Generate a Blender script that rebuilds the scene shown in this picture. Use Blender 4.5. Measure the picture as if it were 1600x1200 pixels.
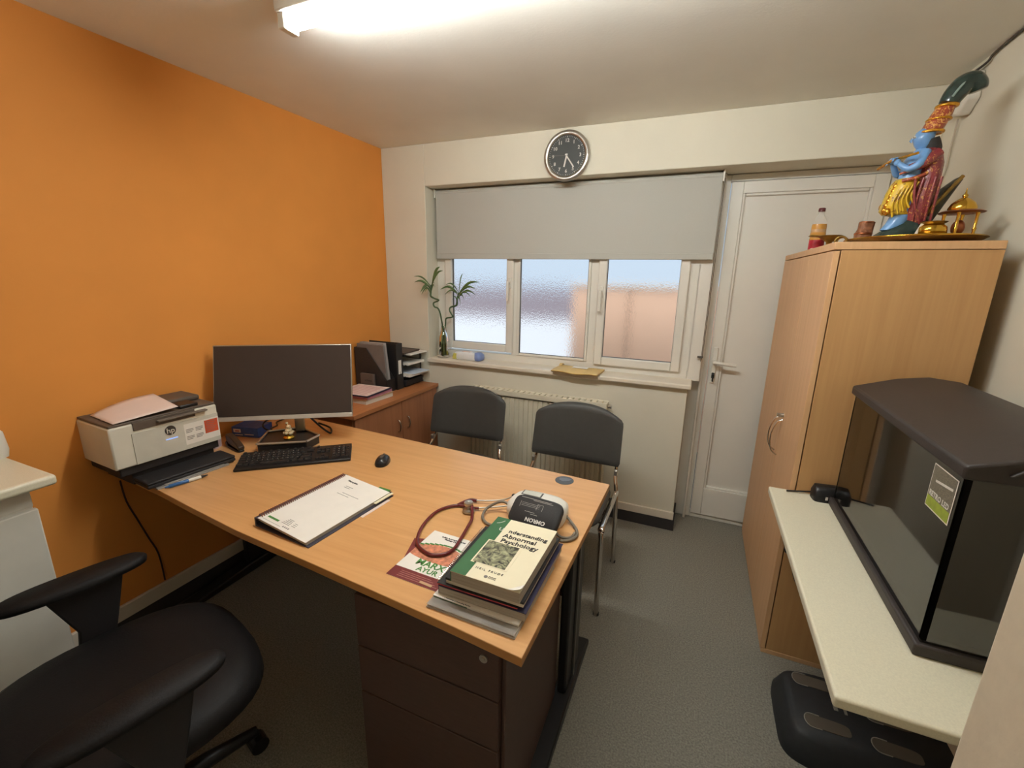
import bpy, bmesh, math, random
from mathutils import Vector, Matrix
random.seed(7)
PI = math.pi
C = bpy.context.scene.collection
S = bpy.context.scene
for o in list(bpy.data.objects): bpy.data.objects.remove(o)

# ------------------------------------------------------------------ camera
cam = bpy.data.objects.new('camera', bpy.data.cameras.new('camera')); C.objects.link(cam)
cr = Vector((0.92032234, 0.39073949, 0.01815044)); cu = Vector((-0.11017322, 0.21441317, 0.97050958)); cf = Vector((-0.37532473, 0.89518135, -0.24037826))
M = Matrix.Identity(4)
for i in range(3): M[i][0] = cr[i]; M[i][1] = cu[i]; M[i][2] = -cf[i]
M[2][3] = 1.55
cam.matrix_world = M
cam.data.sensor_width = 36; cam.data.lens = 684.8 / 1600 * 36; cam.data.clip_start = 0.02
S.camera = cam
# ------------------------------------------------------------------ world and view
w = bpy.data.worlds.new('world'); S.world = w; w.use_nodes = True
nt = w.node_tree; bg = nt.nodes['Background']
bg.inputs['Color'].default_value = (0.70, 0.85, 1.0, 1); bg.inputs['Strength'].default_value = 0.92
sun = bpy.data.objects.new('sun', bpy.data.lights.new('sun', 'SUN')); C.objects.link(sun); sun.data.energy = 2.6; sun.data.angle = 0.3
sun.rotation_euler = (math.radians(40), 0, math.radians(-8)); sun.data.color = (1, .97, .93)
S.view_settings.view_transform = 'Standard'; S.view_settings.look = 'None'
S.view_settings.gamma = 1; S.view_settings.use_curve_mapping = False
S.view_settings.exposure = 0.0
TUBE = 76.0

# ------------------------------------------------------------------ materials
def lin(c):
    return tuple(((x / 255) / 12.92 if x / 255 <= 0.04045 else ((x / 255 + 0.055) / 1.055) ** 2.4) for x in c) + (1,)
MATS = {}
def mat(name, rgb, rough=0.6, metal=0.0, var=0.04, scale=20, bump=0.0, bscale=80, spec=0.5, emit=0, trans=0, ior=1.45, alpha=1, coat=0, stretch=None):
    if name in MATS: return MATS[name]
    m = bpy.data.materials.new(name); m.use_nodes = True; t = m.node_tree; b = t.nodes['Principled BSDF']
    c = lin(rgb)
    b.inputs['Roughness'].default_value = rough; b.inputs['Metallic'].default_value = metal
    b.inputs['Specular IOR Level'].default_value = spec; b.inputs['IOR'].default_value = ior
    b.inputs['Transmission Weight'].default_value = trans; b.inputs['Alpha'].default_value = alpha
    b.inputs['Coat Weight'].default_value = coat
    tc = t.nodes.new('ShaderNodeTexCoord'); mp = t.nodes.new('ShaderNodeMapping'); t.links.new(tc.outputs['Object'], mp.inputs['Vector'])
    if stretch: mp.inputs['Scale'].default_value = stretch
    n = t.nodes.new('ShaderNodeTexNoise'); n.inputs['Scale'].default_value = scale; n.inputs['Detail'].default_value = 6
    t.links.new(mp.outputs['Vector'], n.inputs['Vector'])
    r = t.nodes.new('ShaderNodeValToRGB'); r.color_ramp.elements[0].position = 0.3; r.color_ramp.elements[1].position = 0.7
    r.color_ramp.elements[0].color = tuple(x * (1 - var) for x in c[:3]) + (1,)
    r.color_ramp.elements[1].color = tuple(min(1, x * (1 + var)) for x in c[:3]) + (1,)
    t.links.new(n.outputs['Fac'], r.inputs['Fac']); t.links.new(r.outputs['Color'], b.inputs['Base Color'])
    if bump:
        n2 = t.nodes.new('ShaderNodeTexNoise'); n2.inputs['Scale'].default_value = bscale; n2.inputs['Detail'].default_value = 4
        t.links.new(mp.outputs['Vector'], n2.inputs['Vector'])
        bp = t.nodes.new('ShaderNodeBump'); bp.inputs['Strength'].default_value = bump; bp.inputs['Distance'].default_value = 0.004
        t.links.new(n2.outputs['Fac'], bp.inputs['Height']); t.links.new(bp.outputs['Normal'], b.inputs['Normal'])
    if emit:
        b.inputs['Emission Color'].default_value = c; b.inputs['Emission Strength'].default_value = emit
    MATS[name] = m; return m
def wood(name, a, b2, rough=0.4, axis=0, scale=3.0, fine=40, coat=0.0):
    m = bpy.data.materials.new(name); m.use_nodes = True; t = m.node_tree; b = t.nodes['Principled BSDF']
    tc = t.nodes.new('ShaderNodeTexCoord'); mp = t.nodes.new('ShaderNodeMapping'); t.links.new(tc.outputs['Object'], mp.inputs['Vector'])
    sc = [fine, fine, fine]; sc[axis] = scale; mp.inputs['Scale'].default_value = sc
    n = t.nodes.new('ShaderNodeTexNoise'); n.inputs['Scale'].default_value = 1.0; n.inputs['Detail'].default_value = 8; n.inputs['Distortion'].default_value = 0.6
    t.links.new(mp.outputs['Vector'], n.inputs['Vector'])
    r = t.nodes.new('ShaderNodeValToRGB'); r.color_ramp.elements[0].position = 0.32; r.color_ramp.elements[1].position = 0.68
    r.color_ramp.elements[0].color = lin(a); r.color_ramp.elements[1].color = lin(b2)
    t.links.new(n.outputs['Fac'], r.inputs['Fac']); t.links.new(r.outputs['Color'], b.inputs['Base Color'])
    b.inputs['Roughness'].default_value = rough; b.inputs['Coat Weight'].default_value = coat; b.inputs['Coat Roughness'].default_value = .28
    MATS[name] = m; return m
WALL = mat('cream_paint', (222, 216, 198), 0.8, var=0.03, scale=3, bump=0.08, bscale=60)
CEIL = mat('ceiling_paint', (240, 238, 230), 0.85, var=0.03, scale=3, bump=0.1, bscale=90)
ORANGE = mat('orange_paint', (229, 150, 68), 0.75, var=0.04, scale=3, bump=0.08, bscale=60)
UPVC = mat('white_upvc', (226, 222, 212), 0.35, var=0.02, scale=4)
PAINTW = mat('gloss_white_paint', (226, 216, 198), 0.4, var=0.04, scale=6)
CARPET = mat('grey_carpet', (137, 133, 122), 1.0, var=0.28, scale=160, bump=0.9, bscale=260, spec=0.05)
SKIRTB = mat('dark_skirting', (52, 50, 50), 0.6)
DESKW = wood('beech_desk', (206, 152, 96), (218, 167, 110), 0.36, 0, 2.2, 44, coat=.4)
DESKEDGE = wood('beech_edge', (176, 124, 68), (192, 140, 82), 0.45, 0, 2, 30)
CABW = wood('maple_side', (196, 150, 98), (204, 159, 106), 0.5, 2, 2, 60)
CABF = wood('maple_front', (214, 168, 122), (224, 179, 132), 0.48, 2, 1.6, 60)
SIDEW = wood('cherry_board', (168, 106, 62), (184, 120, 74), 0.42, 1, 2, 40)
SIDEF = wood('cherry_door', (150, 96, 62), (164, 108, 72), 0.45, 2, 2, 40)
WENGE = mat('dark_brown_board', (80, 59, 51), 0.5, var=0.1, scale=30, stretch=(1, 1, 6))
BLACKM = mat('black_metal', (30, 29, 30), 0.4, var=0.05)
GREYM = mat('grey_metal_strip', (110, 108, 104), 0.35, metal=0.7)
CHROME = mat('chrome', (215, 210, 205), 0.12, metal=1.0, var=0.02)
SATIN = mat('satin_steel', (185, 180, 172), 0.3, metal=0.9, var=0.03)
BLACKP = mat('black_plastic', (28, 27, 28), 0.38, var=0.05, scale=60)
BLACKR = mat('rough_black_plastic', (38, 35, 36), 0.6, var=0.08, scale=120, bump=0.1, bscale=400)
LEATH = mat('black_leather', (17, 14, 14), 0.6, var=0.1, scale=30, spec=.3, bump=0.15, bscale=220)
VINYL = mat('charcoal_vinyl', (66, 65, 62), 0.5, var=0.05, scale=40, bump=0.12, bscale=300)
WHITEP = mat('white_plastic', (225, 221, 210), 0.35, var=0.02)
PWHITE = mat('printer_white', (222, 216, 200), 0.5, var=0.02)
PTAUPE = mat('printer_taupe', (92, 80, 70), 0.55, var=0.05)
PAPER = mat('paper', (236, 230, 220), 0.8, var=0.02)
PAPERP = mat('pinkish_paper', (232, 212, 202), 0.8, var=0.02)
PAGES = mat('page_edges', (170, 160, 146), 0.9, var=0.25, scale=8, stretch=(1, 1, 140))
PAGESW = mat('white_page_edges', (214, 205, 190), 0.9, var=0.15, scale=8, stretch=(1, 1, 140))
INK = mat('black_ink', (44, 42, 42), 0.7)
INKG = mat('grey_ink', (120, 114, 108), 0.7)
INKW = mat('white_ink', (215, 210, 202), 0.6)
GREEN = mat('book_green', (58, 104, 66), 0.45, var=0.05)
LGREEN = mat('leaf_green_ink', (74, 130, 62), 0.6)
MAROON = mat('maroon_ink', (112, 40, 40), 0.5)
CREAMC = mat('cream_cover', (236, 226, 196), 0.4, var=0.02)
NAVY = mat('navy_cover', (42, 40, 66), 0.45)
BLUE = mat('blue_card', (58, 92, 168), 0.45, var=0.2, scale=30)
REDP = mat('pink_red_edges', (205, 78, 84), 0.7, var=0.25, scale=60)
BLACKC = mat('black_cover', (34, 32, 32), 0.45)
KEYM = mat('key_black', (40, 37, 37), 0.45)
SCREEN = mat('dark_screen', (62, 50, 44), 0.35, var=0.02, spec=0.4)
TUBEM = mat('lit_diffuser', (250, 253, 250), 0.5, emit=TUBE, var=0)
BLINDM = mat('blind_fabric', (184, 183, 175), 0.85, var=0.02, scale=200)
RADM = mat('radiator_cream', (222, 214, 192), 0.4, var=0.02)
BRASS = mat('brass', (214, 170, 70), 0.18, metal=1.0, var=0.1)
BRASSD = mat('worn_brass', (150, 120, 62), 0.4, metal=0.85, var=0.3, scale=40)
COPPER = mat('copper', (170, 104, 70), 0.35, metal=0.9)
AQB = mat('aquarium_black', (52, 46, 44), 0.5, var=0.06, scale=80, bump=0.1, bscale=300)
WORKT = mat('speckled_worktop', (226, 220, 196), 0.35, var=0.06, scale=300)
STEPM = mat('step_black', (38, 40, 43), 0.55, var=0.1, scale=50)
RUBBR = mat('red_rubber', (98, 28, 30), 0.28, coat=0.3)
CUFF = mat('black_nylon', (44, 42, 42), 0.7, var=0.08, scale=200, bump=0.2, bscale=500)
GREYH = mat('grey_hose', (120, 110, 96), 0.5)
ENV = mat('manila_envelope', (214, 182, 118), 0.6, var=0.06, scale=25, bump=0.2, bscale=30)

# ------------------------------------------------------------------ mesh builder
class MB:
    def __init__(s): s.bm = bmesh.new()
    def box(s, x0, y0, z0, x1, y1, z1, rz=0, c=None):
        vs = [s.bm.verts.new(v) for v in ((x0,y0,z0),(x1,y0,z0),(x1,y1,z0),(x0,y1,z0),(x0,y0,z1),(x1,y0,z1),(x1,y1,z1),(x0,y1,z1))]
        for f in ((0,3,2,1),(4,5,6,7),(0,1,5,4),(1,2,6,5),(2,3,7,6),(3,0,4,7)): s.bm.faces.new([vs[i] for i in f])
        if rz:
            cx, cy = c or ((x0+x1)/2, (y0+y1)/2); bmesh.ops.rotate(s.bm, verts=vs, cent=(cx, cy, 0), matrix=Matrix.Rotation(rz, 3, 'Z'))
        return vs
    def prism(s, poly, z0, z1, axis='z'):
        def P(a, b, h): return {'z': (a, b, h), 'y': (a, h, b), 'x': (h, a, b)}[axis]
        lo = [s.bm.verts.new(P(a, b, z0)) for a, b in poly]; hi = [s.bm.verts.new(P(a, b, z1)) for a, b in poly]
        n = len(poly); s.bm.faces.new(lo[::-1]); s.bm.faces.new(hi)
        for i in range(n): s.bm.faces.new((lo[i], lo[(i+1) % n], hi[(i+1) % n], hi[i]))
        return lo + hi
    def loft(s, secs, n=20, p=2.0, cap=True):
        """secs: (cx,cy,cz,rx,ry[,rot])"""
        rings = []
        for q in secs:
            cx, cy, cz, rx, ry = q[:5]; a0 = q[5] if len(q) > 5 else 0; R = []
            for i in range(n):
                a = 2 * PI * i / n; ca, sa = math.cos(a), math.sin(a)
                x = rx * math.copysign(abs(ca) ** (2 / p), ca); y = ry * math.copysign(abs(sa) ** (2 / p), sa)
                R.append(s.bm.verts.new((cx + x * math.cos(a0) - y * math.sin(a0), cy + x * math.sin(a0) + y * math.cos(a0), cz)))
            rings.append(R)
        for A, B in zip(rings, rings[1:]):
            for i in range(n): s.bm.faces.new((A[i], A[(i+1) % n], B[(i+1) % n], B[i]))
        if cap: s.bm.faces.new(rings[0][::-1]); s.bm.faces.new(rings[-1])
        return [v for R in rings for v in R]
    def lathe(s, prof, cx=0, cy=0, n=28, cap=True): return s.loft([(cx, cy, z, max(r, 1e-4), max(r, 1e-4)) for r, z in prof], n, 2.0, cap)
    def tube(s, pts, r, n=8, sub=0, flat=1.0, cap=True):
        P = [Vector(p) for p in pts]; Rr = list(r) if isinstance(r, (list, tuple)) else [r] * len(P)
        if sub:
            Q = []; RQ = []
            for i in range(len(P) - 1):
                p0, p1, p2, p3 = P[max(i-1, 0)], P[i], P[i+1], P[min(i+2, len(P)-1)]
                for k in range(sub):
                    t = k / sub
                    Q.append(0.5 * ((2*p1) + (p2-p0)*t + (2*p0-5*p1+4*p2-p3)*t*t + (3*p1-p0-3*p2+p3)*t**3)); RQ.append(Rr[i] * (1-t) + Rr[i+1] * t)
            Q.append(P[-1]); RQ.append(Rr[-1]); P, Rr = Q, RQ
        rings = []; up = Vector((0, 0, 1)); prevx = None
        for i, p in enumerate(P):
            d = (P[min(i+1, len(P)-1)] - P[max(i-1, 0)]).normalized()
            if prevx is None:
                x = d.cross(up) if abs(d.dot(up)) < 0.95 else d.cross(Vector((1, 0, 0)))
            else: x = prevx - d * prevx.dot(d)
            x.normalize(); prevx = x; y = d.cross(x)
            rings.append([s.bm.verts.new(p + x * math.cos(2*PI*k/n) * Rr[i] + y * math.sin(2*PI*k/n) * Rr[i] * flat) for k in range(n)])
        for A, B in zip(rings, rings[1:]):
            for k in range(n): s.bm.faces.new((A[k], A[(k+1) % n], B[(k+1) % n], B[k]))
        if cap: s.bm.faces.new(rings[0][::-1]); s.bm.faces.new(rings[-1])
    def cyl(s, a, b, r, n=20, r2=None): s.tube([a, b], [r, r if r2 is None else r2], n)
    def ball(s, c, r, sx=1, sy=1, sz=1, n=16):
        m = Matrix.Translation(c) @ Matrix.Diagonal((r*sx, r*sy, r*sz, 1))
        bmesh.ops.create_uvsphere(s.bm, u_segments=n, v_segments=n//2, radius=1, matrix=m)
    def torus(s, c, R, r, axis='z', n=32, k=8, flat=1):
        pts = []
        for i in range(n + 1):
            a = 2*PI*i/n; u, v = R*math.cos(a), R*math.sin(a)
            pts.append({'z': (c[0]+u, c[1]+v, c[2]), 'y': (c[0]+u, c[1], c[2]+v), 'x': (c[0], c[1]+u, c[2]+v)}[axis])
        s.tube(pts, r, k, cap=False)
    def grid(s, f, nu, nv):
        V = [[s.bm.verts.new(f(i/nu, j/nv)) for j in range(nv+1)] for i in range(nu+1)]
        for i in range(nu):
            for j in range(nv): s.bm.faces.new((V[i][j], V[i+1][j], V[i+1][j+1], V[i][j+1]))
    def build(s, name, m, parent=None, bevel=0, smooth=False, seg=2, solid=0, sub=0, loc=None, rot=None):
        bmesh.ops.recalc_face_normals(s.bm, faces=s.bm.faces)
        me = bpy.data.meshes.new(name); s.bm.to_mesh(me); s.bm.free()
        if m: me.materials.append(m)
        o = bpy.data.objects.new(name, me); C.objects.link(o)
        if parent: o.parent = parent
        if loc: o.location = loc
        if rot: o.rotation_euler = rot
        if solid:
            q = o.modifiers.new('solid', 'SOLIDIFY'); q.thickness = solid; q.offset = 0
        if bevel:
            q = o.modifiers.new('bevel', 'BEVEL'); q.width = bevel; q.segments = seg; q.limit_method = 'ANGLE'; q.angle_limit = 0.6
        if sub:
            q = o.modifiers.new('sub', 'SUBSURF'); q.levels = sub; q.render_levels = sub
        if smooth or bevel:
            for p in me.polygons: p.use_smooth = True
            if not smooth:
                me.set_sharp_from_angle(angle=0.9)
            else: me.set_sharp_from_angle(angle=1.1)
        return o
def tag(o, label=None, cat=None, group=None, kind=None):
    if label: o['label'] = label
    if cat: o['category'] = cat
    if group: o['group'] = group
    if kind: o['kind'] = kind
    return o
def thing(name, label, cat, loc=(0, 0, 0), rz=0, group=None):
    o = bpy.data.objects.new(name, None); C.objects.link(o); o.empty_display_size = 0.05
    o.location = loc; o.rotation_euler = (0, 0, rz); return tag(o, label, cat, group)
def dup(root, loc, rz, label=None):
    r = root.copy(); C.objects.link(r); r.location = loc; r.rotation_euler = (0, 0, rz)
    if label: r['label'] = label
    for ch in list(root.children):
        c = ch.copy(); C.objects.link(c); c.parent = r
        for g in ch.children:
            d = g.copy(); C.objects.link(d); d.parent = c
    return r
def box(name, m, parent, a, b, bevel=0.0, **k):
    q = MB(); q.box(*a, *b); return q.build(name, m, parent, bevel, **k)
def text(name, s, size, m, parent, loc, rot=(0, 0, 0), ext=0.0003, align='CENTER', bold=0.0, sx=1.0, space=1.0):
    cu_ = bpy.data.curves.new(name, 'FONT'); cu_.body = s; cu_.size = size; cu_.extrude = ext; cu_.align_x = align; cu_.align_y = 'CENTER'
    cu_.resolution_u = 2; cu_.offset = bold; cu_.space_character = space
    t = bpy.data.objects.new(name + '_c', cu_); C.objects.link(t); bpy.context.view_layer.update()
    me = bpy.data.meshes.new_from_object(t.evaluated_get(bpy.context.evaluated_depsgraph_get())); bpy.data.objects.remove(t); bpy.data.curves.remove(cu_)
    me.name = name; me.materials.clear(); me.materials.append(m)
    o = bpy.data.objects.new(name, me); C.objects.link(o)
    if parent: o.parent = parent
    o.location = loc; o.rotation_euler = rot; o.scale = (sx, 1, 1); return o

# ================================================================== SETTING
L, D, R, H = -2.14, 2.69, 0.895, 2.38
YF = -0.7
DD = 2.92          # door plane
q = MB(); q.box(L-.1, YF-.1, -.05, R+.1, DD+.02, 0); tag(q.build('floor', CARPET), kind='structure')
q = MB(); q.box(L-.1, YF-.1, H, R+.1, D+.26, H+.06); tag(q.build('ceiling', CEIL), kind='structure')
q = MB(); q.box(L-.1, YF-.1, 0, L, D+.26, H); tag(q.build('wall_left', ORANGE), kind='structure')
q = MB(); q.box(R, YF-.1, 0, R+.1, DD+.12, H); tag(q.build('wall_right', WALL), kind='structure')
q = MB(); q.box(L, YF-.1, 0, R, YF, H); tag(q.build('wall_front', WALL), kind='structure')
q = MB()
q.box(L, D, 0, -1.79, D+.26, H)
q.box(-1.79, D, 0, -0.013, DD+.03, .945)
q.box(-1.79, D, 2.12, R, DD+.06, H)
q.box(R-.05, DD-.0, 0, R, DD+.06, 2.12)
tag(q.build('wall_back', WALL, bevel=0.004), kind='structure')
# the stub of wall beside the doorway the picture is taken from
q = MB(); q.box(.348, YF, 0, R, .6, H); tag(q.build('wall_doorway', mat('shaded_beige_paint', (206, 193, 170), .8, var=.04, scale=40, bump=.1, bscale=80), bevel=0.006), kind='structure')  # camera holder's shadow put into the colour: beige darker than the other walls
# baseboards
q = MB(); q.box(L, .62, 0, L+.012, D, .085); tag(q.build('baseboard_left', SKIRTB), kind='structure')
q = MB(); q.box(L, .62, .085, L+.016, D, .15); tag(q.build('trim_1', PAINTW, bevel=.003), kind='structure')
q = MB(); q.box(L, D-.012, 0, -.013, D, .075); q.box(-.013, D-.012, 0, -.002, DD-.0, .075); tag(q.build('baseboard_back', SKIRTB), kind='structure')
q = MB(); q.box(L, D-.016, .075, -.009, D, .125); tag(q.build('trim_2', PAINTW, bevel=.003), kind='structure')
q = MB(); q.box(R-.012, .6, 0, R, DD, .08); tag(q.build('baseboard_right', PAINTW), kind='structure')

# ---- window
YW0, YW1 = 2.825, 2.885
def ring(q, x0, z0, x1, z1, wd, y0, y1, bot=None):
    b = wd if bot is None else bot
    q.box(x0, y0, z0, x0+wd, y1, z1); q.box(x1-wd, y0, z0, x1, y1, z1)
    q.box(x0+wd, y0, z1-wd, x1-wd, y1, z1); q.box(x0+wd, y0, z0, x1-wd, y1, z0+b)
q = MB(); ring(q, -1.79, .945, .045, 2.12, .075, YW0, YW1, .06)
q.box(-.08, YW0, 1.0, -.02, YW1, 2.05); q.box(-1.195, YW0, 1.0, -1.155, YW1, 2.05); q.box(-.655, YW0, 1.0, -.60, YW1, 2.05)
WIN = tag(q.build('window_1', UPVC, bevel=.004), kind='structure')
SILL = MB(); SILL.box(-1.79, D-.035, .925, .005, YW0+.01, .955); SILL.build('sill', PAINTW, WIN, bevel=.008, seg=3)
for x0, x1, z0 in ((-1.715, -1.18, 1.02), (-.605, -.075, .995)):
    q = MB(); ring(q, x0, z0, x1, 2.06, .052, YW0-.022, YW0+.03); q.build('sash', UPVC, WIN, bevel=.006)
q = MB(); ring(q, -1.155, 1.005, -.655, 2.05, .018, YW0-.006, YW0+.03); q.build('glazing_bead', UPVC, WIN, bevel=.004)
GASK = mat('grey_gasket', (70, 70, 72), 0.7)
for x0, x1, z0 in ((-1.663, -1.232, 1.072), (-1.137, -.673, 1.023), (-.553, -.127, 1.047)):
    q = MB(); ring(q, x0-.004, z0-.004, x1+.004, 2.01, .006, YW0+.0, YW0+.012); q.build('gasket', GASK, WIN)
gl = bpy.data.materials.new('obscure_glass'); gl.use_nodes = True; t = gl.node_tree; b = t.nodes['Principled BSDF']
b.inputs['Base Color'].default_value = (.97, .98, 1, 1); b.inputs['Transmission Weight'].default_value = 1; b.inputs['Roughness'].default_value = .2; b.inputs['IOR'].default_value = 1.18
vo = t.nodes.new('ShaderNodeTexVoronoi'); vo.inputs['Scale'].default_value = 140; bp = t.nodes.new('ShaderNodeBump'); bp.inputs['Strength'].default_value = .5; bp.inputs['Distance'].default_value = .002
tcn = t.nodes.new('ShaderNodeTexCoord'); t.links.new(tcn.outputs['Object'], vo.inputs['Vector']); t.links.new(vo.outputs['Distance'], bp.inputs['Height']); t.links.new(bp.outputs['Normal'], b.inputs['Normal'])
for x0, x1, z0 in ((-1.663, -1.232, 1.072), (-1.137, -.673, 1.023), (-.553, -.127, 1.047)):
    box('pane', gl, WIN, (x0-.01, YW0+.012, z0-.01), (x1+.01, YW0+.018, 2.03))
for x, z, s in ((-1.205, 1.50, 1), (-.58, 1.46, 1)):
    q = MB(); q.box(x-.012, YW0-.034, z-.035, x+.012, YW0-.02, z+.035); q.cyl((x, YW0-.022, z), (x, YW0-.06, z), .009, 12)
    q.box(x-.009, YW0-.066, z-.12, x+.009, YW0-.052, z+.012); q.build('window_handle', WHITEP, WIN, bevel=.004)

# ---- door
q = MB(); ring(q, .05, 0.0, .845, 2.118, .036, DD, DD+.06, .03)
DOOR = tag(q.build('door_1', UPVC, bevel=.004), kind='structure')
q = MB(); ring(q, .09, .034, .805, 2.078, .062, DD-.012, DD+.045, .19); q.build('door_leaf', UPVC, DOOR, bevel=.003)
box('door_panel', UPVC, DOOR, (.15, DD+.012, .22), (.745, DD+.03, 2.02))
q = MB(); ring(q, .150, .222, .745, 2.018, .016, DD-.004, DD+.014); q.build('panel_bead', UPVC, DOOR, bevel=.005)
DWH = MB(); DWH.box(.104, DD-.024, .93, .132, DD-.010, 1.15); hp = DWH.build('handle_plate', WHITEP, DOOR, bevel=.006, seg=3)
q = MB(); q.cyl((.118, DD-.02, 1.063), (.118, DD-.065, 1.063), .011, 14); q.tube([(.112, DD-.062, 1.063), (.16, DD-.066, 1.06), (.236, DD-.062, 1.055)], [.011, .010, .009], 12); q.build('door_lever', WHITEP, DOOR, smooth=True)
q = MB(); q.box(.110, DD-.03, .962, .126, DD-.023, .995); q.cyl((.118, DD-.02, .985), (.118, DD-.045, .985), .007, 12); q.box(.114, DD-.06, .945, .122, DD-.045, .99); q.build('lock_cylinder', BLACKM, DOOR)
q = MB(); q.box(.045, D+.19, 0, .06, DD, 2.12); q.box(-.013, DD, 0, .05, DD+.05, 2.12); tag(q.build('trim_3', UPVC, bevel=.003), kind='structure')

# ---- outside, seen only through the obscure glass
FENCE = mat('peach_render', (240, 200, 172), .8, var=.05); CAPM = mat('pale_coping', (235, 225, 215), .8)
BRICK = mat('brown_brick', (158, 146, 152), .9, var=.2); PAVE = mat('paving', (150, 146, 140), .9)
q = MB(); q.box(-9, DD+.1, -.1, 6, 14, -.02); tag(q.build('ground_outside', PAVE), kind='structure')
q = MB(); q.box(-1.14, 4.2, -.1, 2.2, 4.3, 1.455); f = tag(q.build('garden_wall', FENCE), 'peach rendered garden wall blurred behind the frosted right-hand panes', 'wall')
box('coping', CAPM, f, (-1.16, 4.18, 1.455), (2.2, 4.32, 1.49)); box('joint', mat('joint_grey', (150, 120, 105), .9), f, (-.61, 4.19, -.1), (-.595, 4.2, 1.455))
q = MB(); q.box(-7, 6.0, -.1, -.7, 6.1, .93); tag(q.build('white_yard_wall', mat('white_yard_paint', (242, 246, 252), .8)), 'low white yard wall blurred behind the two left frosted panes', 'wall')
q = MB(); q.box(-10, 9.0, -.1, 2, 9.2, 1.12); q.prism([(-10, 1.12), (2, 1.12), (1.6, 1.3), (-9.6, 1.3)], 9.0, 9.2, 'y'); tag(q.build('far_brick_wall', BRICK), 'dark far building beyond the white yard wall, blurred by frosted glass', 'building')

# ---- ceiling light
CL = thing('ceiling_light', 'long lit fluorescent batten on the ceiling', 'light', (-.55, 1.235, H))
q = MB(); q.box(-.79, -.04, -.035, .79, .04, 0); q.build('housing', WHITEP, CL, bevel=.004)
q = MB(); q.tube([(-.76, 0, -.052), (.76, 0, -.052)], .026, 16); q.build('diffuser', TUBEM, CL, smooth=True)
for s in (-1, 1): box('end_cap', WHITEP, CL, (s*.775-.014, -.03, -.08), (s*.775+.014, .03, -.0), bevel=.004)

# ---- router high in the corner with its cable
RO = thing('router', 'white plastic box high in the corner behind the statue', 'router', (R, 2.5, 2.28), 0)
q = MB(); q.prism([(-.075, .055), (.06, .075), (.075, -.06), (-.03, -.085), (-.085, -.04)], -.045, -.001, 'x'); q.build('case', WHITEP, RO, bevel=.008)
box('lid', WHITEP, RO, (-.049, -.05, -.045), (-.044, .05, .045), bevel=.002)
CAB = mat('cable_grey', (74, 66, 58), .6)
q = MB(); q.tube([(R-.02, 2.46, 2.345), (R-.012, 2.40, 2.352), (R-.008, 2.34, 2.372), (R-.008, 1.9, 2.374), (R-.008, 1.5, 2.372), (R-.008, .62, 2.374)], .0045, 8, 4)
tag(q.build('ceiling_cable', CAB, smooth=True), 'thin dark cable running along the top of the right-hand wall', 'cable')
q = MB(); q.tube([(R-.015, 2.53, 2.20), (R-.01, 2.55, 2.10), (R-.008, 2.56, 2.0), (R-.012, 2.60, 1.86), (R-.01, 2.61, 1.70)], .003, 6, 4)
tag(q.build('router_cable', mat('white_cable', (190, 178, 160), .6), smooth=True), 'pale cable hanging down the wall below the white corner box', 'cable')

# ---- clock
CK = thing('wall_clock', 'round silver-rimmed wall clock with dark grey dial', 'clock', (-.805, D, 2.226)); CKY = -.03
q = MB(); q.tube([(math.cos(2*PI*i/48)*.122, -.018, math.sin(2*PI*i/48)*.122) for i in range(49)], .0125, 10, cap=False, flat=1.2); q.build('rim', SATIN, CK, smooth=True)
q = MB(); q.cyl((0, 0, 0), (0, -.018, 0), .122, 48); q.build('dial', mat('dial_grey', (72, 74, 72), .45, spec=.3), CK)
q = MB()
for i in range(60):
    a = 2*PI*i/60; r0 = .100 if i % 5 else .097; hw = .0007 if i % 5 else .0016
    vs = q.box(-hw, -.0195, r0, hw, -.018, .105); bmesh.ops.rotate(q.bm, verts=vs, cent=(0, 0, 0), matrix=Matrix.Rotation(a, 3, 'Y'))
q.build('minute_marks', INKW, CK)
for h in range(1, 13):
    a = PI/2 - 2*PI*h/12
    text('numeral', str(h), .026, INKW, CK, (math.cos(a)*.081, -.0188, math.sin(a)*.081), (PI/2, 0, 0), bold=.0005)
for nm, ln, wd, ang, y in (('hour_hand', .060, .0045, 6.42/12*2*PI, -.0205), ('minute_hand', .078, .0036, 24/60*2*PI, -.022), ('second_hand', .09, .0008, 45.5/60*2*PI, -.0235)):
    q = MB(); vs = q.box(-wd, y, -.012, wd, y+.001, ln); bmesh.ops.rotate(q.bm, verts=vs, cent=(0, 0, 0), matrix=Matrix.Rotation(ang, 3, 'Y')); q.build(nm, INKW if nm != 'second_hand' else INKG, CK)

# ---- roller blind
RB = thing('roller_blind', 'off-white roller blind drawn halfway down the window', 'blind', (0, 0, 0))
q = MB(); q.box(-1.765, 2.785, 1.69, .036, 2.7865, 2.10); q.build('fabric', BLINDM, RB)
q = MB(); q.box(-1.765, 2.779, 1.655, .036, 2.792, 1.69); q.build('bottom_bar', BLINDM, RB, bevel=.003)
q = MB(); q.cyl((-1.765, 2.80, 2.093), (.036, 2.80, 2.093), .018, 16); q.build('roller', BLINDM, RB, smooth=True)
box('bracket', WHITEP, RB, (.038, 2.775, 2.06), (.046, 2.822, 2.118)); box('bracket', WHITEP, RB, (-1.775, 2.775, 2.06), (-1.767, 2.822, 2.118))
q = MB(); q.tube([(.048, 2.79, 2.08), (.042, 2.792, 1.6), (.040, 2.795, 1.10), (.038, 2.79, 1.075)], .0016, 6); q.tube([(.052, 2.80, 2.08), (.05, 2.806, 1.6), (.045, 2.80, 1.10), (.038, 2.79, 1.075)], .0016, 6); q.build('pull_chain', mat('chain_grey', (96, 88, 80), .5), RB)
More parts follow.
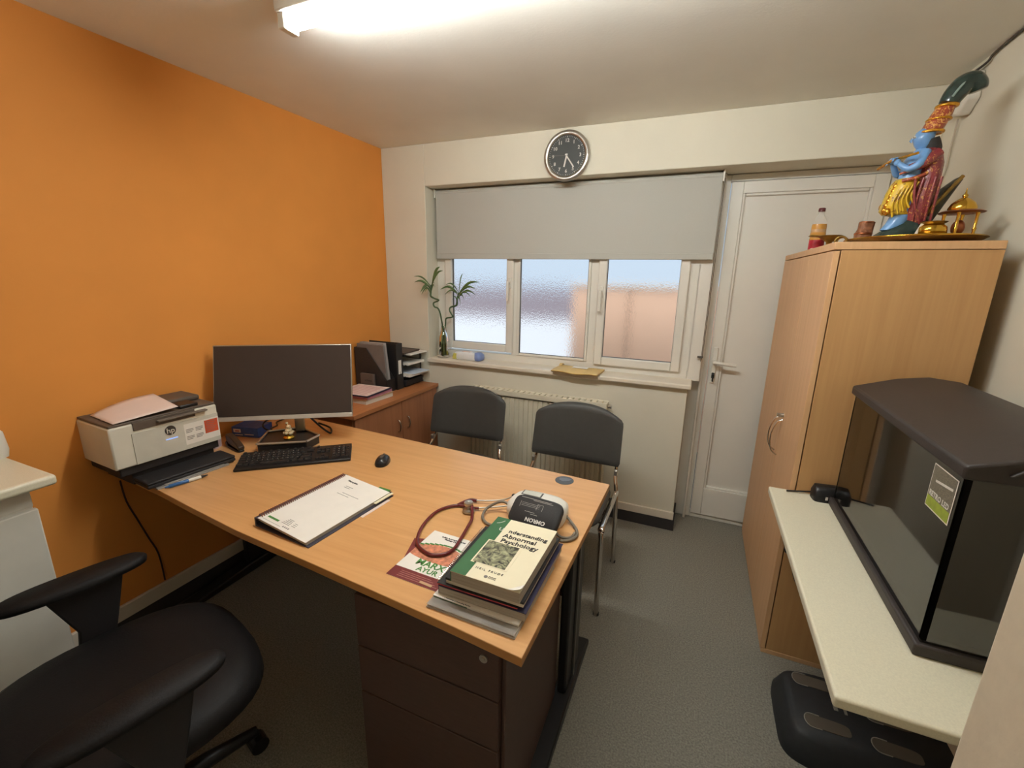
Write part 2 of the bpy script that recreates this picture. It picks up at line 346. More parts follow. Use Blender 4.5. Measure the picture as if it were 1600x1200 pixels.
q = MB(); q.box(.018, 2.80, 1.095, .05, 2.81, 1.105); q.cyl((.034, 2.79, 1.10), (.034, 2.815, 1.10), .006, 10); q.build('cord_cleat', GREYM, RB)

# ---- radiator
RA = thing('radiator', 'cream ribbed panel radiator under the window', 'radiator', (0, 0, 0))
x0, x1, z0, z1 = -1.40, -.47, .22, .80
q = MB(); n = 28; pts = []
for i in range(n):
    a = x0 + (x1-x0)*i/n; wd = (x1-x0)/n
    pts += [(a, 2.612), (a+wd*.22, 2.612), (a+wd*.34, 2.600), (a+wd*.78, 2.600), (a+wd*.9, 2.612)]
pts += [(x1, 2.612), (x1, 2.622), (x0, 2.622)]
q.prism(pts, z0+.02, z1-.045); q.build('front_panel', RADM, RA, smooth=False)
box('back_panel', RADM, RA, (x0, 2.655, z0+.02), (x1, 2.665, z1-.02), .002)
box('top_grille', RADM, RA, (x0-.01, 2.595, z1-.04), (x1+.01, 2.672, z1-.03), .003)
q = MB(); q.box(x0-.01, 2.595, z1-.04, x1+.01, 2.602, z1); q.box(x0-.01, 2.664, z1-.04, x1+.01, 2.67, z1); q.build('top_rail', RADM, RA, bevel=.003)
q = MB()
for i in range(24):
    a = x0 + .01 + (x1-x0-.02)*i/24; q.box(a, 2.604, z1-.012, a+.026, 2.662, z1-.004)
q.build('grille_slats', RADM, RA)
for xx in (x0-.01, x1+.003): box('side_panel', RADM, RA, (xx, 2.598, z0+.02), (xx+.008, 2.67, z1-.005), .002)
q = MB(); q.cyl((x1+.01, 2.64, z1-.03), (x1+.035, 2.64, z1-.03), .011, 12); q.build('bleed_valve', SATIN, RA)
q = MB(); q.cyl((x1+.0, 2.64, .24), (x1+.05, 2.64, .24), .012, 12); q.tube([(x1+.05, 2.64, .24), (x1+.05, 2.64, 0.0)], .008, 10); q.build('supply_pipe', SATIN, RA)
for xx in (x0+.12, x1-.12): box('wall_bracket', RADM, RA, (xx, 2.665, .3), (xx+.03, D, .7))

# ================================================================== FURNITURE
# ---- sideboard in the corner
SB = thing('sideboard', 'cherry-wood sideboard in the corner behind the monitor', 'sideboard', (0, 0, 0))
box('top_board', SIDEW, SB, (L+.004, 1.80, .748), (-1.705, D-.02, .773), .002)
box('body', SIDEF, SB, (L+.02, 1.815, 0.0), (-1.735, D-.025, .748), .001)
for a, b2, hy in ((1.82, 2.242, 2.195), (2.248, D-.03, 2.295)):
    d = box('door', SIDEF, SB, (-1.735, a, .05), (-1.716, b2, .744), .0015)
    q = MB(); q.tube([(-1.716, hy, .63), (-1.700, hy, .622), (-1.692, hy, .59), (-1.700, hy, .558), (-1.716, hy, .55)], .004, 8, 4); q.build('handle', CHROME, d, smooth=True)

# ---- desk
near = [(L+.01, .895), (-2.03, .892), (-1.80, .872), (-1.566, .843), (-1.297, .813), (-.963, .79), (-.67, .768), (-.47, .753), (-.273, .735)]
DK = thing('desk', 'large beech-topped desk with dark legs across the room', 'desk', (0, 0, 0))
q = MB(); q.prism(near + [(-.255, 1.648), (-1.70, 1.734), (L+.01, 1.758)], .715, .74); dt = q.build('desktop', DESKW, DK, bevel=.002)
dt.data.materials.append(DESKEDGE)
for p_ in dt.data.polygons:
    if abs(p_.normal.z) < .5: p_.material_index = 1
# right-hand cantilever leg
q = MB(); q.box(-.335, 1.28, .05, -.30, 1.46, .715); lg = q.build('leg', BLACKM, DK, bevel=.008); 
box('cable_channel', GREYM, lg, (-.300, 1.355, .06), (-.292, 1.372, .70), .002)
q = MB(); q.prism([(.80, 0), (1.60, 0), (1.60, .022), (1.46, .05), (1.28, .05), (.80, .022)], -.35, -.285, 'x'); q.build('foot', BLACKM, DK, bevel=.006)
q = MB(); q.box(-.335, .86, .69, -.30, 1.60, .715); q.build('top_bracket', BLACKM, DK, bevel=.003)
q = MB(); q.box(-2.08, 1.33, .05, -2.045, 1.51, .715); q.build('leg', BLACKM, DK, bevel=.008)
q = MB(); q.prism([(.98, 0), (1.70, 0), (1.70, .022), (1.51, .05), (1.33, .05), (.98, .022)], -2.095, -2.03, 'x'); q.build('foot', BLACKM, DK, bevel=.006)
box('modesty_panel', WENGE, DK, (-2.04, 1.44, .33), (-.34, 1.458, .70), .001)
GR = MB(); GR.lathe([(.038, .7395), (.038, .7408), (.034, .7412), (.0, .7412)], -.432, 1.604, 28); g = GR.build('cable_grommet', mat('grommet_grey', (78, 82, 86), .45), DK, smooth=True)
q = MB(); q.prism([(-.455, 1.60), (-.435, 1.588), (-.412, 1.60), (-.405, 1.62), (-.43, 1.628), (-.455, 1.618)], .741, .7425); q.build('grommet_cap', mat('grommet_cap', (104, 110, 118), .4), g, bevel=.001)

# ---- pedestal
PD = thing('drawer_pedestal', 'dark brown three-drawer pedestal under the near right desk corner', 'drawer unit', (0, 0, 0))
box('carcass', WENGE, PD, (-.795, .805, .0), (-.345, 1.26, .700), .002)
for i, (a, b2) in enumerate(((.525, .692), (.365, .520), (.03, .360))):
    d = box('drawer', WENGE, PD, (-.79, .786, a), (-.35, .805, b2), .002)
    if i == 0:
        q = MB(); q.cyl((-.39, .786, .645), (-.39, .781, .645), .011, 20); q.cyl((-.39, .782, .645), (-.39, .778, .645), .006, 12); q.build('lock', SATIN, d)
box('side_panel', WENGE, PD, (-.345, .80, .0), (-.337, 1.27, .705), .001)

# ---- visitor chairs
def visitor_chair(label, loc, rz):
    T = thing('visitor_chair', label, 'chair', loc, rz, 'visitor chairs behind the desk')
    def prof(v):   # half width of the back at height fraction v
        w0 = .252 - .004*v
        if v > .80: w0 *= (1-((v-.80)/.20)**3.2*.17)
        if v < .05: w0 *= (1-((.05-v)/.05)**2*.025)
        return w0
    q = MB(); nu, nv = 16, 16; F = [[], []]
    for side in (0, 1):
        for i in range(nu+1):
            row = []
            for j in range(nv+1):
                u = -1 + 2*i/nu; v = j/nv; e = max(abs(u), abs(2*v-1)); th = .019*(1-max(0, (e-.82)/.18)**2*.75)
                z = .56 + .29*v + .013*(1-u*u)*(v) - .016*(1-u*u)*(1-v) - .030*abs(u)**3*(v)
                y = .245 + .06*v - .035*u*u + .03 + (th if side else -th)
                row.append(q.bm.verts.new((u*prof(v), y, z)))
            F[side].append(row)
    for s in (0, 1):
        for i in range(nu):
            for j in range(nv): q.bm.faces.new((F[s][i][j], F[s][i+1][j], F[s][i+1][j+1], F[s][i][j+1]))
    for i in range(nu):
        q.bm.faces.new((F[0][i][0], F[0][i+1][0], F[1][i+1][0], F[1][i][0])); q.bm.faces.new((F[0][i][nv], F[0][i+1][nv], F[1][i+1][nv], F[1][i][nv]))
    for j in range(nv):
        q.bm.faces.new((F[0][0][j], F[0][0][j+1], F[1][0][j+1], F[1][0][j])); q.bm.faces.new((F[0][nu][j], F[0][nu][j+1], F[1][nu][j+1], F[1][nu][j]))
    q.build('backrest', VINYL, T, smooth=True)
    q = MB(); q.loft([(0, -.01, .425, .20, .19), (0, -.01, .432, .232, .215), (0, -.01, .455, .238, .222), (0, -.01, .472, .228, .21), (0, -.01, .478, .20, .18)], 32, 5); q.build('seat', VINYL, T, smooth=True)
    for s in (-1, 1):
        q = MB(); q.tube([(s*.262, .21, 0), (s*.252, .205, .40), (s*.236, .235, .50), (s*.228, .300, .575), (s*.215, .325, .72)], [.017, .017, .015, .012, .010], 12, 5, flat=.7); lg = q.build('leg', CHROME, T, smooth=True)
        q = MB(); q.cyl((s*.262, .21, 0), (s*.262, .21, .012), .0145, 12); q.build('foot_cap', BLACKP, lg)
        q = MB(); q.tube([(s*.262, -.22, 0), (s*.256, -.205, .38), (s*.254, -.19, .415), (s*.25, -.15, .43), (s*.25, .16, .43), (s*.25, .20, .43)], .017, 12, 5, flat=.7); lg = q.build('leg', CHROME, T, smooth=True)
        q = MB(); q.cyl((s*.262, -.22, 0), (s*.262, -.22, .012), .0145, 12); q.build('foot_cap', BLACKP, lg)
        q = MB(); q.box(s*.236-.009, .225, .51, s*.236+.009, .25, .54); q.build('bracket', SATIN, T, bevel=.003)
    q = MB(); q.tube([(-.25, -.12, .425), (.25, -.12, .425)], .01, 10); q.tube([(-.25, .12, .425), (.25, .12, .425)], .01, 10); q.build('cross_bar', CHROME, T, smooth=True)
    return T
V1 = visitor_chair('charcoal padded chrome-legged chair nearer the door, right of the pair', (-.556, 2.0, 0), 0)
dup(V1, (-1.262, 2.055, 0), .05, 'charcoal padded chrome-legged chair beside the wooden sideboard, left of the pair')

# ---- office chair
OC = thing('office_chair', 'black leather swivel office chair at the near side of the desk', 'chair', (-1.27, .44, 0), -.25)
q = MB(); q.loft([(0, .02, .40, .20, .20), (0, .02, .415, .25, .25), (0, .02, .45, .285, .285), (0, .02, .485, .282, .28), (0, .015, .508, .25, .245), (0, .01, .512, .20, .19), (0, 0, .505, .08, .08)], 40, 3.0); q.build('seat', LEATH, OC, smooth=True)
def obk(u, v):
    x = (u*2-1); hw = .235*(1-.25*max(0, v-.75)**2*8)*(1-.1*(1-v)); y = -.27 - .09*v + .05*x*x
    return (x*hw, y, .56 + .56*v - .05*abs(x)**3*v)
q = MB(); q.grid(obk, 14, 14); q.build('backrest', LEATH, OC, smooth=True, solid=.07, bevel=.02)
for s in (-1, 1):
    q = MB()
    q.loft([(s*.295, .0, .660, .036, .140), (s*.297, .0, .666, .050, .160), (s*.298, .0, .678, .051, .163), (s*.298, .0, .688, .040, .150)], 32, 2.6); ar = q.build('armrest', LEATH, OC, smooth=True)
    q = MB(); q.prism([(-.07, .655), (.10, .655), (.07, .52), (.05, .44), (-.03, .44), (-.02, .52)], s*.295-.012, s*.295+.012, 'x'); q.box(min(s*.05, s*.30), -.02, .40, max(s*.05, s*.30), .05, .412); q.build('arm_bracket', BLACKR, ar, bevel=.006)
q = MB(); q.box(-.035, -.33, .40, .035, -.05, .412); q.box(-.035, -.345, .40, .035, -.33, .70); q.build('back_bar', BLACKR, OC, bevel=.004)
q = MB(); q.cyl((0, 0, .10), (0, 0, .40), .028, 16); q.build('gas_column', BLACKP, OC)
for k in range(5):
    a = 2*PI*k/5+.3; c, s = math.cos(a), math.sin(a)
    q = MB(); q.tube([(0, 0, .11), (c*.15, s*.15, .10), (c*.29, s*.29, .075)], [.03, .024, .016], 10); lg = q.build('base_leg', BLACKP, OC, smooth=True)
    q = MB(); q.cyl((c*.29-s*.022, s*.29+c*.022, .027), (c*.29+s*.022, s*.29-c*.022, .027), .027, 16); q.cyl((c*.29, s*.29, .027), (c*.29, s*.29, .075), .008, 8); q.build('castor', BLACKP, lg)

# ---- low white unit bottom left
LU = thing('base_cabinet', 'white base cabinet with cream worktop at the left edge, beside the printer', 'cabinet', (-1.94, .27, 0), 0)
q = MB(); q.box(-.195, -.62, .905, .19, .325, .937); q.build('worktop', WORKT, LU, bevel=.010, seg=4)
box('carcass', WHITEP, LU, (-.195, -.62, .10), (.120, .28, .905), .002)
box('door', WHITEP, LU, (.120, -.60, .12), (.140, .284, .83), .003); box('top_rail', WHITEP, LU, (.105, -.60, .835), (.122, .281, .905), .002)
box('plinth', WHITEP, LU, (-.19, -.60, 0), (.04, .27, .10))
q = MB(); q.loft([(-2.09, .555, .937, .042, .05), (-2.09, .555, .96, .045, .054), (-2.09, .555, 1.02, .042, .050), (-2.09, .555, 1.04, .03, .035)], 24, 3.5)
tag(q.build('white_dispenser', WHITEP, smooth=True), 'white rounded container standing on the cream worktop at the left edge', 'container')

# ---- tall cupboard
TC = thing('tall_cupboard', 'tall light maple two-door cupboard standing beside the white door', 'cupboard', (0, 0, 0))
box('top_board', CABF, TC, (.398, 1.857, 1.655), (.833, 2.857, 1.68), .0015)
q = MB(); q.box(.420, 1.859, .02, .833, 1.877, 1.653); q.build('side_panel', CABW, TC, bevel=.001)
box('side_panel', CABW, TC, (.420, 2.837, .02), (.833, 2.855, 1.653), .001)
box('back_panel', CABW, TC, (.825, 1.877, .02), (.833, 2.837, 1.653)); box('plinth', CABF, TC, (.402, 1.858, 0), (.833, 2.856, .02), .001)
box('inner_shelf', CABW, TC, (.44, 1.877, .85), (.825, 2.837, .868))
for a, b2, hy in ((1.858, 2.235, 2.205), (2.238, 2.856, 2.268)):
    d = box('door', CABF, TC, (.398, a, .022), (.416, b2, 1.651), .001)
    q = MB(); q.tube([(.398, hy, .945), (.378, hy, .925), (.362, hy, .865), (.370, hy, .80), (.396, hy, .775)], .0055, 8, 5, flat=.6); q.build('handle', CHROME, d, smooth=True)
q = MB(); q.cyl((.398, 2.20, .965), (.385, 2.20, .965), .009, 16); q.box(.372, 2.195, .958, .385, 2.205, .972); q.build('lock', SATIN, TC)

# ---- worktop shelf on the right
WS = thing('wall_shelf', 'cream speckled worktop shelf along the right wall carrying the fish tank', 'shelf', (0, 0, 0))
box('shelf_board', WORKT, WS, (.326, .880, .738), (R, 1.852, .765), .006, seg=3)
for y in (1.05, 1.65):
    q = MB(); q.box(R-.02, y-.015, .45, R-.001, y+.015, .738); q.box(.50, y-.015, .72, R-.02, y+.015, .738); q.prism([(R-.02, .46), (R-.02, .50), (.56, .72), (.52, .72)], y-.006, y+.006, 'y'); q.build('bracket', WHITEP, WS)

# ---- aquarium
AQ = thing('aquarium', 'large fish tank with black lid and base standing on the cream shelf', 'aquarium', (0, 0, 0))
ax0, ax1, ay0, ay1 = .519, .835, 1.078, 1.775
box('base_frame', AQB, AQ, (ax0-.012, ay0-.012, .765), (ax1+.008, ay1+.01, .794), .005)
agl = bpy.data.materials.new('tank_glass'); agl.use_nodes = True; t = agl.node_tree; t.nodes.remove(t.nodes['Principled BSDF'])
g1 = t.nodes.new('ShaderNodeBsdfTransparent'); g1.inputs['Color'].default_value = (.80, .78, .74, 1); g2 = t.nodes.new('ShaderNodeBsdfGlossy'); g2.inputs['Roughness'].default_value = .06
fr = t.nodes.new('ShaderNodeFresnel'); fr.inputs['IOR'].default_value = 2.3; mx = t.nodes.new('ShaderNodeMixShader')
t.links.new(fr.outputs['Fac'], mx.inputs['Fac']); t.links.new(g1.outputs['BSDF'], mx.inputs[1]); t.links.new(g2.outputs['BSDF'], mx.inputs[2]); t.links.new(mx.outputs['Shader'], t.nodes['Material Output'].inputs['Surface'])
for a, b2 in (((ax0, ay0, .794), (ax0+.006, ay1, 1.182)), ((ax0+.006, ay0, .794), (ax1, ay0+.006, 1.182)), ((ax0+.006, ay1-.006, .794), (ax1, ay1, 1.182)), ): box('glass_pane', agl, AQ, a, b2)
box('back_sheet', mat('tank_back_dark', (74, 66, 58), .6), AQ, (ax1-.006, ay0+.006, .794), (ax1, ay1-.006, 1.182))
box('floor_sheet', mat('tank_floor', (160, 148, 138), .35, var=.06), AQ, (ax0+.008, ay0+.008, .802), (ax1-.008, ay1-.008, .806))
for x, y in ((ax0+.004, ay0+.004), (ax0+.004, ay1-.004), (ax1-.006, ay0+.004), (ax1-.006, ay1-.004)): box('corner_seal', BLACKP, AQ, (x-.004, y-.004, .80), (x+.006, y+.005, 1.182))
q = MB(); secs = []
pl = [(ax0-.012, 1.180), (ax0-.012, 1.208), (ax0+.03, 1.222), (ax0+.10, 1.245), (ax0+.18, 1.258), (ax0+.26, 1.250), (ax1+.01, 1.225), (ax1+.01, 1.18)]
q.prism(pl, ay0-.012, ay1+.01, 'y'); lid = q.build('lid', AQB, AQ, bevel=.006, seg=3)
q = MB(); q.prism([(ax0+.05, 1.2), (ax0+.10, 1.244), (ax0+.18, 1.257), (ax0+.26, 1.249), (ax1-.03, 1.2)], ay0-.02, ay0-.010, 'y'); q.build('lid_end', AQB, lid, bevel=.003)
# little heater, filter and pipe inside
q = MB(); q.box(ax0+.16, ay1-.10, .86, ax0+.24, ay1-.03, 1.08); q.cyl((ax0+.20, ay1-.065, 1.08), (ax0+.20, ay1-.065, 1.15), .008, 10); q.build('filter', BLACKP, AQ, bevel=.006)
q = MB(); q.tube([(ax0+.02, ay1-.03, 1.12), (ax0+.02, ay1-.035, 1.06), (ax0+.03, ay1-.03, .95), (ax0+.028, ay1-.03, .82)], .004, 8, 3); q.tube([(ax0+.02, ay1-.03, 1.12), (ax0+.08, ay1-.05, 1.115), (ax0+.16, ay1-.06, 1.12)], .004, 8, 3); q.build('air_line', BRASSD, AQ, smooth=True)
# sticker
ST = MB(); ST.box(ax0-.0012, 1.096, 1.065, ax0-.0004, 1.197, 1.165); st = ST.build('sticker', PAPER, AQ); st['label'] = 'picture sticker reading RETRO LED'
pm = bpy.data.materials.new('sticker_picture'); pm.use_nodes = True; t = pm.node_tree; b = t.nodes['Principled BSDF']
no = t.nodes.new('ShaderNodeTexNoise'); no.inputs['Scale'].default_value = 45; no.inputs['Distortion'].default_value = 2; rr = t.nodes.new('ShaderNodeValToRGB')
rr.color_ramp.elements[0].position = .35; rr.color_ramp.elements[0].color = lin((52, 48, 42)); rr.color_ramp.elements[1].position = .65; rr.color_ramp.elements[1].color = lin((150, 142, 122))
t.links.new(no.outputs['Fac'], rr.inputs['Fac']); t.links.new(rr.outputs['Color'], b.inputs['Base Color']); b.inputs['Roughness'].default_value = .4
box('sticker_photo', pm, st, (ax0-.0018, 1.099, 1.092), (ax0-.0012, 1.194, 1.163)); box('sticker_band', mat('lime_green', (150, 165, 60), .5, var=.15, scale=60), st, (ax0-.0018, 1.099, 1.068), (ax0-.0012, 1.194, 1.092))
q = MB(); vs = q.box(ax0-.0024, 1.105, 1.133, ax0-.0018, 1.175, 1.138); bmesh.ops.rotate(q.bm, verts=vs, cent=(ax0, 1.14, 1.135), matrix=Matrix.Rotation(-.12, 3, 'X')); q.build('lamp_picture', INKW, st)
text('sticker_lettering', 'RETRO LED', .0165, INKW, st, (ax0-.0024, 1.146, 1.100), (PI/2, 0, -PI/2), bold=.0004)

# ---- power timer
TM = thing('power_supply', 'small black power box on the cream shelf beside the fish tank', 'power supply', (.515, 1.815, .765), .12)
q = MB(); q.loft([(0, 0, 0, .055, .03), (0, 0, .03, .056, .031), (0, .006, .045, .05, .022), (0, .008, .05, .048, .02)], 28, 5); q.build('case', BLACKP, TM, smooth=True)
q = MB()
for k in range(4): q.box(-.022+k*.012, -.0325, .012, -.015+k*.012, -.030, .024)
q.build('markings', INKW, TM)
q = MB(); q.tube([(.05, .0, .02), (.075, .01, .02), (.06, .03, .03), (.0, .032, .03), (-.05, .03, .012), (-.13, .028, .004)], .003, 8, 4); q.build('lead', BLACKP, TM, smooth=True)

# ---- cable and plug hanging under shelf on cupboard side
q = MB(); q.tube([(.44, 1.85, .70), (.43, 1.845, .60), (.445, 1.85, .52), (.455, 1.852, .44), (.48, 1.852, .37), (.52, 1.85, .33), (.58, 1.848, .34), (.68, 1.85, .45)], .0045, 8, 5)
hc = tag(q.build('hanging_cable', BLACKP, smooth=True), 'black cable looping down the cupboard side under the cream shelf', 'cable')
q = MB(); q.box(.415, 1.83, .50, .445, 1.856, .60); q.build('plug', BLACKP, hc, bevel=.008)

# ---- black aerobic-step like board on the floor
SP = thing('plastic_step', 'black plastic step board with oval slots on the floor under the shelf', 'step', (.715, 1.562, 0), 0)
q = MB(); hw, hd = .30, .172
q.loft([(0, 0, .0, hw, hd), (0, 0, .03, hw, hd), (0, 0, .085, hw-.02, hd-.02), (0, 0, .10, hw-.035, hd-.035)], 40, 6)
SPX = -.10
q.build('deck', STEPM, SP, bevel=.0, smooth=True)
SLOT = mat('slot_dull', (92, 84, 74), .6); SLR = mat('slot_rim', (150, 145, 135), .4)
for x, y in ((-.175, .095), (-.165, -.075), (.02, -.085), (.03, .03)):
    q = MB(); q.loft([(x, y, .0985, .065, .024), (x, y, .1025, .065, .024)], 28, 4); sl = q.build('slot', SLOT, SP)
    q = MB(); q.tube([(x-.02, y+.026, .102), (x-.055, y+.024, .102), (x-.067, y, .102), (x-.055, y-.024, .102), (x-.02, y-.026, .102)], .0016, 6, 4); q.build('slot_rim', SLR, sl)
q = MB(); q.box(-.13, .0, .099, -.118, .045, .103); q.box(-.10, -.005, .099, -.092, .03, .103); q.build('emblem', SLR, SP)

# ================================================================== ON THE CUPBOARD
ZT = 1.68
TR = thing('brass_tray', 'large oval brass tray on the cupboard under the statue', 'tray', (.668, 2.08, ZT))
q = MB(); q.loft([(0, 0, 0, .15, .15), (0, 0, .004, .165, .165), (0, 0, .012, .178, .20), (0, 0, .020, .190, .215)], 48, 2.2); q.build('dish', BRASSD, TR, smooth=True)
q = MB(); q.tube([(.190*math.cos(2*PI*i/48), .215*math.sin(2*PI*i/48), .021) for i in range(49)], .003, 6, cap=False); q.build('rim', BRASS, TR, smooth=True)
ZS = ZT + .021
# statue: blue-skinned robed figure facing the room (-x), with tall dark headdress leaning back
SY = 2.10
SG = thing('painted_statue', 'colourful robed flute-player statue with blue skin and tall dark headdress', 'statue', (.645, SY, ZS))
def gilded(name, base, gold, thr=.6, scale=70):
    m = mat(name, base, .32, coat=.4, bump=.5, bscale=90); t = m.node_tree; b = t.nodes['Principled BSDF']
    n = t.nodes.new('ShaderNodeTexNoise'); n.inputs['Scale'].default_value = scale; n.inputs['Distortion'].default_value = 1.5; n.inputs['Detail'].default_value = 3
    tc = t.nodes.new('ShaderNodeTexCoord'); t.links.new(tc.outputs['Object'], n.inputs['Vector'])
    rr = t.nodes.new('ShaderNodeValToRGB'); rr.color_ramp.elements[0].position = thr; rr.color_ramp.elements[0].color = lin(base); rr.color_ramp.elements[1].position = thr+.03; rr.color_ramp.elements[1].color = lin(gold)
    t.links.new(n.outputs['Fac'], rr.inputs['Fac']); t.links.new(rr.outputs['Color'], b.inputs['Base Color']); return m
BSK = mat('sky_blue_skin', (112, 160, 214), .3, var=.1, scale=40, coat=.4); YEL = gilded('yellow_robe', (222, 184, 50), (150, 100, 40), .60, 55)
RED = gilded('crimson_sash', (134, 50, 56), (206, 150, 80), .60, 95); DGN = mat('dark_green_glaze', (38, 56, 52), .25, var=.3, scale=50, coat=.5)
GLD = mat('gold_trim', (220, 160, 60), .25, metal=.9, var=.3, scale=80); ORR = gilded('red_gold', (160, 70, 48), (228, 170, 90), .52, 90); GBK = mat('dark_olive_base', (66, 64, 54), .4, var=.3, scale=60)
q = MB(); q.loft([(.0, 0, .0, .088, .06), (.0, 0, .015, .084, .058), (.010, 0, .034, .070, .052), (.026, 0, .055, .05, .047), (.034, 0, .075, .036, .040)], 28, 2.4); q.build('pedestal', DGN, SG, smooth=True)
q = MB(); q.torus((0, 0, .004), .0, .001); q.bm.clear(); q.tube([(.087*math.cos(2*PI*i/32), .062*math.sin(2*PI*i/32), .005) for i in range(33)], .004, 6, cap=False); q.build('gold_beading', GLD, SG, smooth=True)
# body, one surface: feet/legs -> torso -> neck -> head
q = MB(); q.loft([(-.040, -.010, .034, .030, .022), (-.026, -.010, .055, .030, .030), (-.004, 0, .10, .034, .034), (-.012, 0, .16, .040, .038), (-.010, 0, .20, .034, .036), (-.008, 0, .235, .032, .040), (-.002, 0, .27, .034, .046), (.006, 0, .292, .022, .030), (.006, 0, .302, .015, .016), (.004, 0, .315, .022, .024), (.004, 0, .333, .029, .028), (.008, 0, .355, .027, .026), (.014, 0, .37, .016, .018)], 26); bd = q.build('body', BSK, SG, smooth=True)
q = MB(); q.tube([(-.026, 0, .336), (-.031, 0, .330), (-.026, 0, .326)], .0035, 8); q.build('nose', BSK, bd, smooth=True)
for s in (-1, 1):
    q = MB(); q.ball((-.0235, s*.0095, .339), .004, 1, 1.3, .8, 10); q.build('eye', INKW, bd); q = MB(); q.ball((-.0262, s*.0095, .339), .0022, n=8); q.build('pupil', INK, bd)
    q = MB(); q.tube([(.006, s*.044, .285), (-.010, s*.062, .245), (-.036, s*.050, .232), (-.060, s*.020+.012*s, .262+.008*s)], [.014, .013, .011, .008], 12, 4); q.build('arm', BSK, bd, smooth=True)
    q = MB(); q.ball((-.064, s*.030, .266+.008*s), .010, 1, 1, 1.2, 10)
    for k in range(4): q.tube([(-.066, s*.030+(k-1.5)*.004, .272), (-.076, s*.030+(k-1.5)*.0045, .270), (-.078, s*.030+(k-1.5)*.0045, .262)], .0022, 6)
    q.tube([(-.060, s*.020, .268), (-.068, s*.018, .276)], .0025, 6); q.build('hand', BSK, bd, smooth=True)
q = MB(); q.tube([(-.030, -.09, .272), (-.074, .0, .270), (-.085, .09, .262)], .0045, 8); q.build('flute', GLD, SG, smooth=True)
q = MB(); q.loft([(-.012, 0, .084, .034, .036), (-.028, 0, .088, .041, .043), (-.038, 0, .10, .042, .045), (-.032, 0, .13, .043, .045), (-.026, 0, .16, .044, .044), (-.018, 0, .19, .042, .043), (-.012, 0, .205, .038, .041)], 28); q.build('robe', YEL, SG, smooth=True)
q = MB()
for k in range(7): q.ball((-.070+.006*abs(k-3)*.3, (k-3)*.012, .094+.004*k), .009, 1, 1, 1.5, 10)
for k in range(6): q.ball((-.070+.004*k, -.02, .10+.016*k), .010, 1, 1, 1.3, 10)
q.build('tassels', GLD, SG, smooth=True)
for k in range(5):
    q = MB(); q.tube([(-.050+.014*k, -.045, .075+.01*k), (-.058+.012*k, -.048, .12+.006*k), (-.045+.012*k, -.047, .165+.006*k)], .0035, 6, 4); q.build('robe_fold', YEL, SG, smooth=True)
q = MB(); q.loft([(.028, 0, .035, .034, .044), (.022, -.004, .09, .036, .050), (.030, -.006, .15, .036, .052), (.036, -.004, .21, .036, .052), (.036, 0, .25, .036, .054), (.030, 0, .285, .032, .050), (.024, 0, .298, .020, .034)], 26); q.build('cloak', RED, SG, smooth=True)
q = MB(); q.tube([(.03, -.052, .05), (.0, -.056, .12), (-.01, -.053, .20)], .004, 8, 4); q.tube([(.04, -.05, .28), (.0, -.055, .245), (-.035, -.05, .235)], [.016, .017, .010], 10, 4); q.build('sash_fold', RED, SG, smooth=True)
for k in range(4):
    q = MB(); q.tube([(.010+.016*k, -.046, .06), (.006+.017*k, -.054, .13), (.012+.016*k, -.055, .20)], .004, 6, 4); q.build('cloak_fold', RED, SG, smooth=True)
q = MB(); q.tube([(-.042, -.04, .195), (-.015, -.052, .20), (.02, -.05, .215)], .006, 8, 4); q.tube([(-.05, -.03, .22), (-.02, -.048, .228), (.0, -.05, .232)], .004, 8, 4); q.build('belt', ORR, SG, smooth=True)
q = MB(); q.loft([(.018, 0, .350, .030, .032), (.026, 0, .372, .030, .032), (.036, 0, .40, .030, .030), (.044, 0, .424, .026, .026), (.050, 0, .436, .024, .024)], 24); cw = q.build('crown', ORR, SG, smooth=True)
q = MB(); q.torus((.020, 0, .352), .032, .005); q.build('crown_band', GLD, cw, smooth=True); q = MB(); q.torus((.048, 0, .43), .026, .006); q.build('crown_band', GLD, cw, smooth=True); q = MB(); q.torus((.034, 0, .39), .031, .004); q.build('crown_band', GLD, cw, smooth=True)
q = MB(); q.tube([(.024, .0, .33), (.034, 0, .30), (.036, 0, .27)], [.024, .026, .02], 14, 4); q.build('hair', INK, SG, smooth=True)
q = MB(); q.tube([(.050, 0, .436), (.060, 0, .462), (.078, 0, .488), (.098, 0, .496), (.114, 0, .482), (.120, 0, .468)], [.027, .031, .033, .032, .029, .022], 16, 4); q.build('headdress', DGN, SG, smooth=True)
q = MB(); q.tube([(.048, -.026, .45), (.062, -.029, .476), (.082, -.026, .502)], .004, 8, 4); q.build('feather_trim', mat('pale_feather', (130, 150, 142), .4), SG, smooth=True)
q = MB(); q.prism([(.030, .02), (.062, .01), (.075, .06), (.135, .20), (.122, .205), (.085, .17), (.055, .10)], -.018, .018, 'y'); q.build('peacock_tail', GBK, SG, bevel=.006)
q = MB(); q.tube([(.03, -.03, .06), (.07, -.03, .12), (.128, -.02, .205)], .006, 8, 4); q.build('tail_edge', BRASSD, SG, smooth=True)

BX = thing('carved_box', 'small brown carved ornament on the tray before the statue feet', 'ornament', (.560, 2.215, ZS)); BX.scale = (1.2, 1.2, 1.5)
q = MB(); q.loft([(0, 0, 0, .022, .02), (0, 0, .02, .023, .021), (.004, 0, .035, .020, .018), (.005, 0, .05, .021, .019)], 16, 3); q.build('body', mat('terracotta', (142, 92, 62), .6, var=.4, scale=120, bump=.6, bscale=120), BX, smooth=True)
q = MB(); q.torus((0, 0, .022), .022, .003); q.torus((.004, 0, .05), .018, .0025); q.build('carved_band', COPPER, BX, smooth=True)

